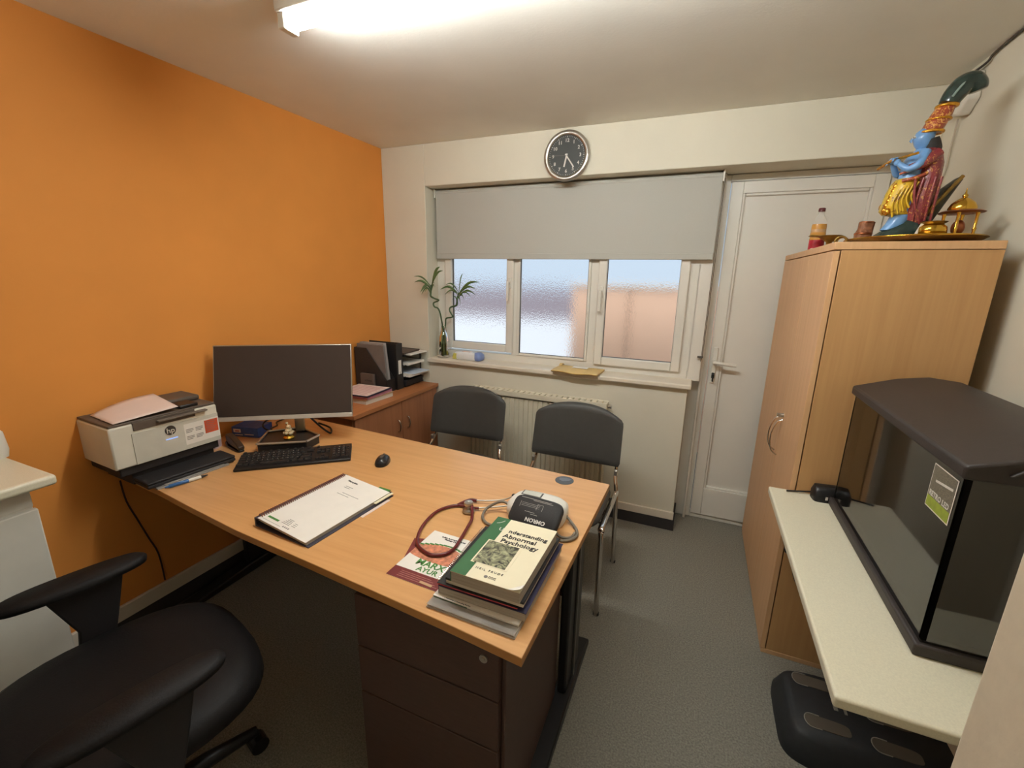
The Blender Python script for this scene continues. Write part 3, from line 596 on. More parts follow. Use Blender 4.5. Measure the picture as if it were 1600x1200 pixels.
TP = thing('brass_shrine', 'miniature brass shrine with four pillars and a dome on the tray', 'ornament', (.765, 2.01, ZS-.004))
q = MB(); q.lathe([(.048, 0), (.05, .006), (.044, .010)]); q.build('base', BRASSD, TP, smooth=True)
for k in range(4):
    a = PI/4 + k*PI/2 + .3; c, s = math.cos(a)*.040, math.sin(a)*.040
    q = MB(); q.lathe([(.006, .008), (.004, .02), (.006, .03), (.004, .035), (.0045, .07), (.006, .08)], c, s, 12); q.build('pillar', BRASS, TP, smooth=True)
q = MB(); q.lathe([(.056, .080), (.060, .083), (.050, .088)]); q.build('canopy', COPPER, TP, smooth=True)
q = MB(); q.lathe([(.034, .086), (.037, .096), (.030, .112), (.016, .124), (.006, .130), (.008, .136), (.003, .142), (.001, .158)]); q.build('dome', BRASS, TP, smooth=True)
q = MB(); q.ball((.0, 0, .035), .018, 1, 1, 1.4); q.build('idol', COPPER, TP, smooth=True)
BL = thing('brass_bell', 'low brass bowl lying on the tray beside the shrine', 'bowl', (.690, 1.985, ZS-.004)); BL.scale = (1.25, 1.25, 1.25)
q = MB(); q.lathe([(.016, 0), (.032, .012), (.030, .028), (.018, .040), (.006, .044)], n=24); q.build('bowl', BRASS, BL, smooth=True)
q = MB(); q.lathe([(.022, .036), (.030, .042), (.02, .044)], n=24); q.build('lip', BRASSD, BL, smooth=True)
SHEL = MB(); SHEL.loft([(0, 0, 0, .018, .014), (0, 0, .02, .016, .012), (.002, 0, .04, .011, .009), (.003, 0, .055, .006, .005)], 14)
tag(SHEL.build('white_shell', mat('bone_white', (205, 196, 178), .5), smooth=True, loc=(.662, 1.985, ZS-.006)), 'small off-white shell between the statue and the brass bowl', 'shell')

BT = thing('oil_bottle', 'small plastic bottle of amber oil with red label on the cupboard', 'bottle', (.462, 2.50, ZT))
q = MB(); q.lathe([(.026, 0), (.029, .006), (.029, .05), (.031, .055), (.029, .06), (.030, .09), (.028, .125), (.022, .145), (.012, .163), (.0115, .178)], n=28); q.build('bottle', mat('clear_plastic', (235, 232, 225), .1, alpha=.22), BT, smooth=True)
q = MB(); q.lathe([(.0295, .050), (.0315, .056), (.0297, .062), (.0307, .075), (.0297, .088), (.0292, .112), (.0282, .122)], n=28); q.build('oil', mat('amber_oil', (206, 150, 74), .2), BT, smooth=True)
q = MB(); q.loft([(0, 0, .012, .0305, .0305), (0, 0, .058, .0305, .0305)], 28, 2, cap=False); q.build('label', mat('red_label', (176, 44, 58), .4, var=.2, scale=60), BT, smooth=True)
q = MB(); q.lathe([(.0135, .176), (.0135, .190), (.011, .192)], n=20); q.build('cap', mat('maroon_cap', (96, 44, 44), .4), BT, smooth=True)
LP = thing('oil_lamp', 'dark brass leaf-shaped lamp dish beside the amber bottle', 'lamp dish', (.492, 2.41, ZT)); LP.scale = (1.15, 1.15, 1.25)
q = MB(); q.lathe([(.02, 0), (.008, .008), (.010, .03), (.028, .042), (.042, .05), (.040, .052), (.02, .042)], n=24); q.build('dish', BRASSD, LP, smooth=True)
q = MB(); q.prism([(-.07, .05), (-.035, .047), (-.035, .053), (-.066, .055)], -.012, .012, 'y'); q.build('spout', BRASSD, LP, bevel=.002)
GRI = thing('brass_bangle', 'small greenish brass bangle at the edge of the cupboard top', 'bangle', (.455, 2.05, ZT))
q = MB(); q.torus((0, 0, .014), .018, .004, 'y'); q.torus((.006, .004, .013), .017, .003, 'y'); q.build('ring', BRASSD, GRI, smooth=True)
q = MB(); q.tube([(-.03, .03, .006), (-.02, .02, .01), (-.008, 0, .008)], .002, 6, 3); q.build('clasp', BRASSD, GRI)
CW = MB(); CW.box(.41, 2.30, ZT, .45, 2.33, ZT+.006); tag(CW.build('matchbook', PAPER, bevel=.001), 'tiny white card lying at the foot of the oil bottle', 'card')

# ================================================================== WINDOW SILL
ZI = .955
VS = thing('glass_vase', 'green-tinted glass bottle vase on the left end of the sill', 'vase', (-1.70, 2.745, ZI))
q = MB(); q.lathe([(.026, 0), (.040, .006), (.042, .02), (.040, .10), (.036, .15), (.026, .178), (.017, .195), (.016, .225), (.019, .232)], n=28, cap=False)
vg = bpy.data.materials.new('pale_green_glass'); vg.use_nodes = True; t = vg.node_tree; t.nodes.remove(t.nodes['Principled BSDF'])
g1 = t.nodes.new('ShaderNodeBsdfTransparent'); g1.inputs['Color'].default_value = (.66, .76, .60, 1); g2 = t.nodes.new('ShaderNodeBsdfGlossy'); g2.inputs['Roughness'].default_value = .08
fr = t.nodes.new('ShaderNodeFresnel'); fr.inputs['IOR'].default_value = 1.9; mx = t.nodes.new('ShaderNodeMixShader')
t.links.new(fr.outputs['Fac'], mx.inputs['Fac']); t.links.new(g1.outputs['BSDF'], mx.inputs[1]); t.links.new(g2.outputs['BSDF'], mx.inputs[2]); t.links.new(mx.outputs['Shader'], t.nodes['Material Output'].inputs['Surface'])
q.build('glass', vg, VS, smooth=True)
q = MB(); q.lathe([(.02, .004), (.037, .008), (.038, .10), (.02, .101)], n=24); q.build('water', vg, VS, smooth=True)
BAM = mat('bamboo_green', (70, 92, 62), .5, var=.2); LEAF = mat('leaf_green', (92, 118, 70), .5, var=.25, scale=20)
def fwd(p, extra=0):
    k = 1 - (.040*min(1, max(0, p[2]/.38)) + extra); base = Vector((-1.70, 2.745, ZI)); c0 = Vector((0, 0, 1.55))
    return c0 + (base + Vector(p) - c0)*k - base
def leaf(par, root, tip, wd, sag=.03):
    a, b_ = Vector(root), Vector(tip); d = (b_-a); side = d.cross(Vector((0, 1, .2))); side.normalize()
    def f(u, v):
        p = a + d*u + Vector((0, 0, sag*math.sin(PI*u)*1.0)); return tuple(p + side*(v-.5)*2*wd*math.sin(PI*min(1, u*.92+.06))**.8 + Vector((0, .003*abs(v-.5), 0)))
    q = MB(); q.grid(f, 8, 2); return q.build('leaf', LEAF, par, smooth=True, solid=.0008)
B1 = thing('lucky_bamboo', 'curly lucky bamboo stem leaning left, leaves against the cream wall', 'plant', (-1.70, 2.745, ZI), 0, 'bamboo stems in the glass vase')
q = MB(); q.tube([(.018, 0, .01), (.004, 0, .16)]+[fwd(v) for v in ((-.02, 0, .30), (-.040, .0, .352), (-.072, 0, .365), (-.085, .01, .39), (-.05, .01, .405), (-.030, -.01, .415), (-.065, -.01, .425), (-.10, 0, .44), (-.098, 0, .47), (-.095, 0, .52))], [.0055]*9 + [.007, .0055, .004], 10, 5); q.build('stem', BAM, B1, smooth=True)
LTIP = 1
for r0, t0, w_ in (((-.095, 0, .50), (-.235, -.01, .575), .006), ((-.10, 0, .49), (-.225, -.02, .535), .009), ((-.10, 0, .50), (-.175, -.02, .465), .009), ((-.102, 0, .48), (-.16, -.03, .45), .006), ((-.09, 0, .52), (-.015, -.01, .645), .009), ((-.09, 0, .52), (.012, -.015, .618), .007), ((-.092, 0, .49), (-.05, -.03, .53), .006), ((-.095, 0, .47), (-.05, -.02, .505), .004), ((-.098, 0, .46), (-.13, -.02, .50), .004), ((-.10, 0, .45), (-.13, -.03, .47), .005)): leaf(B1, fwd(r0), fwd(t0, .012), w_)
B2 = thing('lucky_bamboo', 'curly lucky bamboo stem leaning right in front of the frosted pane', 'plant', (-1.70, 2.745, ZI), 0, 'bamboo stems in the glass vase')
q = MB(); q.tube([(-.018, 0, .01), (.0, 0, .16), (.018, 0, .24), (.025, 0, .285), (.065, 0, .295), (.085, -.01, .305), (.062, -.01, .34), (.06, 0, .365), (.10, 0, .378), (.115, 0, .39), (.118, 0, .43), (.13, 0, .47)], [.0055]*8 + [.007, .0075, .006, .004], 10, 5); q.build('stem', BAM, B2, smooth=True)
for r0, t0, w_ in (((.128, 0, .46), (.295, -.01, .545), .009), ((.128, 0, .455), (.275, -.02, .50), .008), ((.128, 0, .445), (.275, -.02, .46), .007), ((.128, 0, .44), (.238, -.02, .445), .006), ((.13, 0, .47), (.03, -.01, .52), .006), ((.128, 0, .46), (.0, -.03, .49), .009), ((.126, 0, .45), (.035, -.03, .455), .006), ((.126, 0, .43), (.19, -.03, .425), .010), ((.12, 0, .42), (.16, -.03, .395), .008), ((.13, 0, .47), (.17, -.01, .60), .004), ((.12, 0, .40), (.09, -.02, .42), .005)): leaf(B2, r0, t0, w_, .035)
WP = thing('wipes_packet', 'white and blue soft packet of wipes on the sill beside the vase', 'packet', (-1.495, 2.745, ZI), -.04); WP.scale = (1.2, 1, 1.4)
q = MB(); q.loft([(0, 0, 0, .085, .04), (0, 0, .012, .095, .048), (0, 0, .03, .092, .045), (0, 0, .040, .075, .034)], 28, 3.5); q.build('packet', mat('wipes_white', (226, 230, 232), .3, var=.04, bump=.4, bscale=30), WP, smooth=True)
q = MB(); q.loft([(.076, 0, .004, .018, .044), (.076, 0, .014, .021, .0475), (.074, 0, .030, .020, .044), (.066, 0, .041, .013, .032)], 24, 3.5); q.build('blue_print', mat('wipes_blue', (120, 140, 190), .3), WP, smooth=True)
q = MB(); q.loft([(-.075, 0, .004, .020, .044), (-.075, 0, .014, .0225, .046), (-.072, 0, .032, .018, .042)], 20, 3.5); q.build('yellow_print', mat('wipes_yellow', (206, 200, 100), .35), WP, smooth=True)
box('flap', PAPERP, WP, (-.04, -.016, .039), (.02, .016, .0425), .002)
EN = thing('padded_envelope', 'yellow padded envelope lying over the edge of the window sill', 'envelope', (-.675, 2.735, ZI), -.06)
def envf(u, v):
    return ((u-.5)*.30, (v-.5)*.185 - .03, .012 + .010*math.sin(PI*u)*math.sin(PI*v) + .004*math.sin(9*u)*math.cos(5*v) - .012*max(0, .3-v))
q = MB(); q.grid(envf, 24, 16); q.build('envelope', ENV, EN, smooth=True, solid=.008)
q = MB(); q.grid(lambda u, v: ((u-.5)*.10+.012, (v-.5)*.055-.02, .0285+.001*math.sin(3*u)), 4, 4); q.build('address_label', PAPER, EN, solid=.001)
q = MB(); q.grid(lambda u, v: (-.152+.02*u, .03+.05*v, .020+.008*math.sin(PI*v)), 4, 4); q.build('flap_fold', ENV, EN, solid=.002)
PTS = MB(); PTS.prism([(-.93, 2.665), (-.83, 2.66), (-.835, 2.70), (-.90, 2.705)], ZI, ZI+.003); tag(PTS.build('white_slip', PAPER), 'small white slip of paper left of the envelope on the sill', 'paper')

# ================================================================== ON THE SIDEBOARD
ZB = .773
LT = thing('letter_tray_tower', 'black tiered letter tray tower full of papers on the sideboard', 'letter tray', (0, 0, 0))
ty0, ty1 = 2.45, 2.672
for k, z in enumerate((.778, .845, .925, .995)):
    q = MB(); q.box(-2.12, ty0, z, -1.835, ty1, z+.004); q.box(-2.12, ty0, z, -1.86, ty0+.004, z+.02); q.box(-2.12, ty1-.004, z, -1.86, ty1, z+.02); q.box(-1.839, ty0, z, -1.835, ty1, z+.007); q.build('tray', BLACKP, LT, bevel=.001)
for x, y in ((-1.86, ty0), (-1.86, ty1-.006), (-2.115, ty0), (-2.115, ty1-.006)): box('post', BLACKP, LT, (x, y, .775), (x+.006, y+.006, 1.0))
box('back_panel', BLACKP, LT, (-2.124, ty0, .775), (-2.12, ty1, 1.0))
q = MB(); q.box(-1.93, ty0+.01, .783, -1.832, ty1-.01, .823); q.build('mesh_insert', BLACKR, LT, bevel=.006)
def sheet(label, x0, x1, y0, y1, z, rz, m=PAPER, th=.004, nm='paper_stack'):
    q = MB(); q.box(x0, y0, z, x1, y1, z+th, rz=rz); return tag(q.build(nm, m), label, 'papers', 'papers in the letter tray tower')
sheet('white papers on the upper open tier of the tray tower', -2.09, -1.815, ty0+.02, ty1-.015, .9295, -.03, PAPER, .014)
sheet('white papers sticking out of the middle tier of the tray tower', -2.07, -1.795, ty0+.012, ty1+.0, .8495, -.04, PAPER, .018)
sheet('bluish white sheet draped topmost on the middle tier papers', -1.98, -1.775, ty0+.04, ty1-.005, .868, -.10, mat('bluish_paper', (214, 222, 236), .7), .003)
sheet('papers on the top of the tray tower', -2.08, -1.80, ty0+.03, ty1+.0, .9995, -.02, PAPER, .008)
sheet('dark folder lying on top of the tray tower', -2.10, -1.84, ty0-.0, ty1-.04, 1.0085, .02, mat('brown_folder', (74, 60, 52), .5), .010)
LA = thing('lever_arch_file', 'black lever arch file with white spine label, upright on the sideboard', 'file', (0, 0, 0))
q = MB(); q.box(-2.12, 2.375, ZB, -1.845, 2.379, 1.09); q.box(-2.12, 2.437, ZB, -1.845, 2.441, 1.09); q.box(-1.848, 2.375, ZB, -1.843, 2.441, 1.09); q.build('cover', BLACKC, LA, bevel=.001)
box('papers', PAGESW, LA, (-2.11, 2.385, ZB+.004), (-1.87, 2.43, 1.07)); box('spine_label', PAPER, LA, (-1.8432, 2.392, .88), (-1.8422, 2.424, .975))
text('spine_logo', '§', .018, INK, LA, (-1.8419, 2.408, .89), (PI/2, 0, PI/2)); 
MF = thing('magazine_file', 'black slanted magazine file holding grey folders on the sideboard', 'magazine file', (0, 0, 0))
prof_ = [(-2.115, ZB), (-1.86, ZB), (-1.86, ZB+.085), (-2.02, ZB+.29), (-2.115, ZB+.29)]
MESHM = mat('black_mesh', (48, 44, 42), .55, var=.3, scale=300)
for y in (2.285, 2.363): q = MB(); q.prism(prof_, y, y+.004, 'y'); q.build('side_wall', MESHM, MF)
box('front_wall', BLACKP, MF, (-1.864, 2.285, ZB), (-1.856, 2.367, ZB+.085)); box('rear_wall', BLACKP, MF, (-2.119, 2.285, ZB), (-2.115, 2.367, ZB+.29)); box('bottom', BLACKP, MF, (-2.115, 2.289, ZB), (-1.864, 2.363, ZB+.004))
GF = mat('grey_folder', (116, 110, 106), .5, var=.05)
q = MB(); q.prism([(-2.105, ZB+.005), (-1.868, ZB+.005), (-1.868, ZB+.10), (-1.885, ZB+.315), (-2.105, ZB+.315)], 2.296, 2.312, 'y'); tag(q.build('grey_folder', GF, bevel=.002), 'grey folder standing in the black magazine file', 'folder')
q = MB(); q.prism([(-2.10, ZB+.005), (-1.87, ZB+.005), (-1.90, ZB+.325), (-2.10, ZB+.322)], 2.320, 2.345, 'y'); tag(q.build('loose_papers', mat('grey_paper', (160, 154, 150), .7)), 'white papers standing behind the grey folder in the magazine file', 'papers')
q = MB(); q.box(-2.06, 2.262, ZB, -1.95, 2.280, ZB+.12); GB = tag(q.build('small_grey_box', mat('taupe_box', (104, 92, 84), .5), bevel=.002), 'small taupe box leaning on the magazine file behind the book pile', 'box')
text('box_lettering', 'ozlemi', .022, INK, GB, (-1.995, 2.2615, ZB+.075), (PI/2, 0, 0))
# pile of books
q = MB(); q.box(-2.02, 2.01, ZB, -1.785, 2.245, ZB+.028, rz=-.06); bk = tag(q.build('cream_book', PAGESW), 'thick cream-paged book, lowest of the pile on the sideboard', 'book')
q = MB(); q.box(-2.025, 2.005, ZB+.028, -1.78, 2.25, ZB+.031, rz=-.06); q.build('cover', mat('tan_cover', (190, 150, 110), .5), bk)
q = MB(); q.box(-2.02, 2.0, ZB+.0315, -1.785, 2.24, ZB+.050, rz=.02); bk = tag(q.build('pink_folder', mat('pink_card', (196, 140, 160), .6, var=.1)), 'pink folder in the middle of the sideboard pile', 'folder')
q = MB(); q.box(-2.03, 1.985, ZB+.0505, -1.775, 2.225, ZB+.058, rz=.05); bk = tag(q.build('printed_magazine', NAVY), 'printed white magazine with navy border on top of the sideboard pile', 'magazine')
q = MB(); q.box(-2.028, 1.99, ZB+.058, -1.785, 2.22, ZB+.0588, rz=.05); cv = q.build('cover', PAPERP, bk)
q = MB()
for k in range(12): q.box(-2.01, 2.005+.017*k, ZB+.0588, -1.80-.03*random.random(), 2.005+.017*k+.005, ZB+.0591, rz=.05, c=(-1.9, 2.1))
q.build('cover_print', mat('print_rose', (196, 130, 134), .7), bk)

# ================================================================== DESK TOP ITEMS
ZD = .74
# ---- monitor
MO = thing('monitor', 'large widescreen monitor with silver lower bezel on the desk', 'monitor', (-1.782, 1.447, ZD), .602)
tilt = MB(); W2 = .305
def tiltv(vs, q):   # lean the panel back: top further from the viewer
    pass
z0, z1 = .132, .468; yl, yh = -.050, .050
def pan(q, x0, x1, za, zb, off, th):
    def Y(z): return -(yh-yl)*(.5-(z-z0)/(z1-z0))*-1*-1
    k = 0
    ya = yl*0 + ( .05 - .10*(z1-za)/(z1-z0)); yb = (.05 - .10*(z1-zb)/(z1-z0))
    vs = [q.bm.verts.new(v) for v in ((x0, ya+off, za), (x1, ya+off, za), (x1, yb+off, zb), (x0, yb+off, zb), (x0, ya+off+th, za), (x1, ya+off+th, za), (x1, yb+off+th, zb), (x0, yb+off+th, zb))]
    for f in ((0, 1, 2, 3), (7, 6, 5, 4), (0, 4, 5, 1), (1, 5, 6, 2), (2, 6, 7, 3), (3, 7, 4, 0)): q.bm.faces.new([vs[i] for i in f])
q = MB(); pan(q, -W2, W2, z0, z1, 0, .018); q.build('frame', SATIN, MO, bevel=.002)
q = MB(); pan(q, -W2+.004, W2-.004, z0+.017, z1-.003, -.0012, .001); q.build('screen', SCREEN, MO)
q = MB(); pan(q, -W2, W2, z0-.003, z0+.015, -.003, .004); q.build('lower_bezel', mat('silver_bezel', (196, 186, 174), .4, metal=.3), MO, bevel=.001)
q = MB(); pan(q, -.12, .12, z0+.04, z0+.24, .018, .02); q.build('rear_housing', BLACKP, MO, bevel=.004)
for xx, s_, sz in ((.0, 'hp', .014), (.275, 'hp E27', .008)): text('maker_mark', s_, sz, INKG, MO, (xx, .043, z0+.006), (PI/2, 0, 0))
q = MB(); q.box(.02, .02, .04, .065, .035, .22); q.build('stand_neck', SATIN, MO, bevel=.003)
PEN = [(-.105, -.135), (.105, -.135), (.145, -.055), (.03, .075), (-.11, .035)]
q = MB(); q.prism(PEN, 0, .038); q.build('stand_base', BLACKP, MO, bevel=.004)
q = MB(); pp = [Vector((a, b_, .042)) for a, b_ in PEN]
for i in range(5): a, b_ = pp[i], pp[(i+1) % 5]; q.cyl(a, b_, .0055, 8)
q.build('stand_rim', SATIN, MO)
q = MB(); q.prism([(-.095, -.1365), (.07, -.1365), (.07, -.1355), (-.095, -.1355)], .012, .026); q.build('front_slot', BLACKM, MO)
OR = thing('gold_ornament', 'tiny glass and gold ornament on the monitor base', 'ornament', (-1.727, 1.395, ZD+.039)); OR.scale = (1.5, 1.5, 1.35)
q = MB(); q.lathe([(.015, 0), (.017, .006), (.012, .012), (.014, .018)], n=14); q.build('foot', BRASS, OR)
q = MB(); 
for k in range(7): q.ball((.011*math.cos(k), .011*math.sin(k), .022+.002*(k % 2)), .006, n=8)
q.ball((0, 0, .03), .011, n=12); q.ball((.002, 0, .044), .008, n=10); q.ball((-.004, 0, .056), .005, n=8); q.build('figure', mat('pale_crystal_gold', (226, 208, 170), .15, metal=.5, var=.3, scale=200), OR)
# cables behind
q = MB(); q.tube([(-1.83, 1.47, ZD+.006), (-1.92, 1.42, ZD+.05), (-1.95, 1.45, ZD+.075), (-1.90, 1.50, ZD+.10), (-1.84, 1.52, ZD+.14)], .004, 8, 4); q.tube([(-1.82, 1.49, ZD+.006), (-1.90, 1.44, ZD+.04), (-1.96, 1.52, ZD+.03), (-2.06, 1.60, ZD+.01), (-2.08, 1.70, ZD+.005)], .004, 8, 4)
tag(q.build('monitor_cables', BLACKP, smooth=True), 'black cables looping behind the monitor base', 'cable')
q = MB(); q.tube([(-1.76, 1.55, ZD+.10), (-1.72, 1.58, ZD+.04), (-1.68, 1.60, ZD+.006), (-1.74, 1.66, ZD+.006), (-1.80, 1.64, ZD+.03)], .005, 8, 4)
tag(q.build('power_lead', BLACKP, smooth=True), 'short black lead curling right of the monitor stand', 'cable')

# ---- keyboard
KB = thing('keyboard', 'full-size black keyboard on the desk before the monitor', 'keyboard', (-1.575, 1.300, ZD), .704)
q = MB(); q.prism([(-.082, 0), (.082, 0), (.082, .022), (-.082, .012)], -.228, .228, 'x'); q.build('body', BLACKP, KB, bevel=.003)
rows = [(.062, [(-.215+.031*i+.009*(i > 0)+.006*((i-1)//4 if i else 0), .013) for i in range(13)]), (.036, [(-.218+.0197*i, .0165) for i in range(13)]+[(.054, .03)]), (.014, [(-.213, .025)]+[(-.189+.0197*i, .0165) for i in range(12)]), (-.008, [(-.210, .03)]+[(-.184+.0197*i, .0165) for i in range(11)]+[(.045, .04)]), (-.030, [(-.206, .035)]+[(-.174+.0197*i, .0165) for i in range(10)]+[(.04, .045)]), (-.052, [(-.212, .026), (-.186, .02), (-.162, .02), (-.08, .115), (0.0, .02), (.025, .02), (.053, .026)])]
for ry, ks in rows:
    ks = [(x, w_) for x, w_ in ks if x < .09]
    if ry == .036 or ry == .014: ks = ks + [(.09, .0165), (.1095, .0165), (.129, .0165)]
    if ry == -.052: ks = ks + [(.09, .0165), (.1095, .0165), (.129, .0165)]
    if ry == -.030: ks = ks + [(.1095, .0165)]
    if ry != .062: ks = ks + [(.157, .0165), (.1765, .0165), (.196, .0165), (.2145, .0145)]
    for x, w_ in ks:
        zt = .017 + (ry+.082)*.061
        q = MB(); q.loft([(x, ry, zt-.004, w_/2, .0088), (x, ry, zt+.003, w_/2-.0016, .007)], 8, 8); q.build('key', KEYM, KB)
q = MB()
for ry, x in ((.036, 0), (.014, 0), (-.008, 0), (-.03, 0)):
    zt = .017 + (ry+.082)*.061 + .0031
    for k in range(11): q.box(-.190+.0197*k-.002+ry*-.1, ry-.0, zt, -.190+.0197*k+.001+ry*-.1, ry+.003, zt+.0003)
    for k in range(3): q.box(.155+.0197*k, ry, zt, .158+.0197*k, ry+.003, zt+.0003)
q.build('key_legends', INKW, KB)

# ---- mouse
MS = thing('mouse', 'small black cordless mouse on the desk', 'mouse', (-1.205, 1.425, ZD), .35)
q = MB(); q.loft([(0, 0, 0, .029, .046), (0, 0, .008, .030, .048), (0, 0, .020, .027, .044), (0, -.002, .030, .020, .033), (0, -.004, .035, .010, .018)], 28, 2.4); q.build('shell', mat('mouse_black', (34, 34, 36), .25), MS, smooth=True)
q = MB(); q.cyl((-.003, .022, .028), (.003, .022, .028), .009, 16); q.build('wheel', GREYM, MS)
q = MB(); q.prism([(-.008, .008), (.008, .008), (.006, -.02), (-.006, -.02)], .0335, .0362); q.build('grey_inlay', GREYM, MS, bevel=.001)

# ---- printer (local: x = along front, y = depth towards wall)
PR = thing('printer', 'white all-in-one inkjet printer on the left end of the desk', 'printer', (-2.012, .997, ZD), math.radians(86.5))
w2, d2, zb, zt = .188, .122, .085, .255
q = MB(); q.prism([(-w2, -d2+.0), (w2, -d2), (w2, d2), (-w2, d2)], zb, zt-.008); body = q.build('body', PWHITE, PR, bevel=.006)
q = MB(); q.box(-w2+.055, -d2+.030, .0, w2-.02, d2-.01, .05); q.box(-w2+.015, -d2+.012, .05, w2-.006, d2-.004, zb); q.build('paper_base', mat('dark_base', (42, 38, 38), .6), PR, bevel=.004)
q = MB(); q.box(-w2+.003, -d2+.004, zt-.008, w2-.003, d2-.003, zt+.002); q.build('scanner_lid', PTAUPE, PR, bevel=.003)
q = MB(); q.box(.0, -.02, zt+.002, w2-.006, d2-.008, zt+.024); q.build('document_feeder', PTAUPE, PR, bevel=.008)
q = MB(); q.box(.055, -d2+.012, zt+.002, .125, -.03, zt+.016); q.build('feeder_guide', BLACKP, PR, bevel=.004)
q = MB(); q.box(-.115, -d2-.004, zt-.036, .10, -d2+.004, zt-.004); q.build('output_slot', PTAUPE, PR, bevel=.002)
q = MB(); q.box(-.04, -d2-.022, zt-.020, .14, -d2-.002, zt-.014); q.build('slot_lip', mat('lip_grey', (112, 102, 92), .4), PR, bevel=.001)
q = MB(); q.box(-w2+.065, -d2-.003, zb+.004, w2-.002, -d2, zt-.045); q.build('front_panel', mat('panel_white', (206, 202, 188), .5), PR)
q = MB(); q.cyl((.002, -d2-.003, zt-.068), (.002, -d2-.005, zt-.068), .019, 28); lg = q.build('round_badge', mat('badge_dark', (58, 54, 52), .4), PR)
text('badge_letters', 'hp', .030, PWHITE, PR, (.002, -d2-.0055, zt-.069), (PI/2, 0, 0), bold=.0003)
q = MB(); q.box(-.018, -d2-.004, zt-.104, .024, -d2-.003, zt-.1015); q.build('status_light', mat('blue_led', (130, 170, 255), .4, emit=1.3, var=0), PR)
q = MB(); q.box(-w2+.095, -d2-.002, zb+.006, -w2+.108, -d2+.0, zb+.016); q.build('energy_badge', INKG, PR)
q = MB(); q.box(.050, -d2-.0036, zt-.148, .186, -d2-.003, zt-.060); sp = q.build('spec_sticker', PAPER, PR)
q = MB(); q.box(.128, -d2-.0042, zt-.122, .181, -d2-.0036, zt-.066); q.build('red_sticker', mat('sticker_red', (204, 84, 50), .5), sp)
q = MB()
for i in range(2):
    for j in range(2):
        for k in range(3): q.box(.056+.036*i, -d2-.0042, zt-.086-.030*j-.006*k, .084+.036*i-.006*(k == 2), -d2-.0036, zt-.0835-.030*j-.006*k)
for k in range(6): q.box(.134, -d2-.0048, zt-.074-.008*k, .174-.005*(k % 3), -d2-.0042, zt-.0722-.008*k)
q.build('sticker_print', INKG, sp)
q = MB(); q.lathe([(.026, zt+.002), (.026, zt+.0026)], -.135, -.01, 24); q.build('round_sticker', PAPERP, PR)
SH = thing('paper_sheet', 'pale pink blank sheet lying on top of the printer', 'paper', (-2.012, .997, ZD+zt), math.radians(86.5))
def shf(u, v): return (-.168+.215*u+.010*v, -.118+.20*v, .006 + .024*u*v + .012*u + .012*math.sin(PI*u)*v)
q = MB(); q.grid(shf, 14, 8); q.build('sheet', PAPERP, SH, smooth=True, solid=.0008)
# ---- things in front of printer
FL = thing('closed_laptop', 'closed black laptop lying in front of the printer', 'laptop', (-1.862, 1.02, ZD), math.radians(84))
q = MB(); q.box(-.165, -.06, .006, .155, .055, .020); q.build('base', BLACKR, FL, bevel=.004); q = MB(); q.box(-.165, -.06, .021, .155, .055, .031); q.build('lid', BLACKR, FL, bevel=.004)
q = MB(); q.box(-.13, -.05, 0, -.11, .05, .006); q.box(.13, -.05, 0, .15, .05, .006); q.build('foot', BLACKP, FL)
q = MB(); q.box(-1.832, .872, ZD, -1.79, 1.135, ZD+.006, rz=-.09); q.box(-1.825, .90, ZD+.006, -1.795, 1.12, ZD+.010, rz=-.09); tag(q.build('grey_booklet', mat('silver_grey', (160, 154, 148), .35, metal=.2), bevel=.001), 'silver-grey booklet beside the closed laptop', 'booklet')
PN = thing('marker_pen', 'blue and white marker pen at the near edge of the desk', 'pen', (-1.786, .886, ZD+.0075), math.radians(76))
q = MB(); q.tube([(0, 0, 0), (.012, 0, 0), (.014, 0, 0), (.075, 0, 0), (.082, 0, 0)], [.002, .0045, .007, .007, .005], 14); q.build('barrel', mat('pen_blue', (52, 100, 160), .3), PN, smooth=True)
q = MB(); q.cyl((.076, 0, 0), (.118, 0, 0), .0072, 14); q.build('grip', WHITEP, PN, smooth=True)
q = MB(); q.tube([(.118, 0, 0), (.13, 0, 0), (.142, 0, 0)], [.006, .004, .002], 12); q.build('tip', INK, PN, smooth=True)
# ---- stapler
SPL = thing('stapler', 'dark brown stapler standing between printer and keyboard', 'stapler', (-1.925, 1.265, ZD), -.25)
q = MB(); q.loft([(0, 0, 0, .068, .019), (0, 0, .010, .066, .018)], 20, 4); q.build('base', BLACKP, SPL, bevel=.002)
q = MB(); q.prism([(-.062, .020), (.068, .012), (.070, .026), (.050, .038), (-.02, .060), (-.060, .064), (-.068, .050)], -.014, .014, 'y'); q.build('arm', mat('dark_bronze', (62, 48, 38), .35, metal=.3), SPL, bevel=.004)
q = MB(); q.cyl((-.055, -.017, .016), (-.055, .017, .016), .012, 14); q.build('hinge', BLACKP, SPL)
q = MB(); q.loft([(0, 0, 0, .014, .024), (0, 0, .05, .015, .025)], 16, 6); tag(q.build('pink_pad', mat('mauve_paper', (190, 168, 172), .7), loc=(-2.02, 1.238, ZD), rot=(0, 0, .4)), 'small mauve note pad beside the stapler at the printer corner', 'note pad')
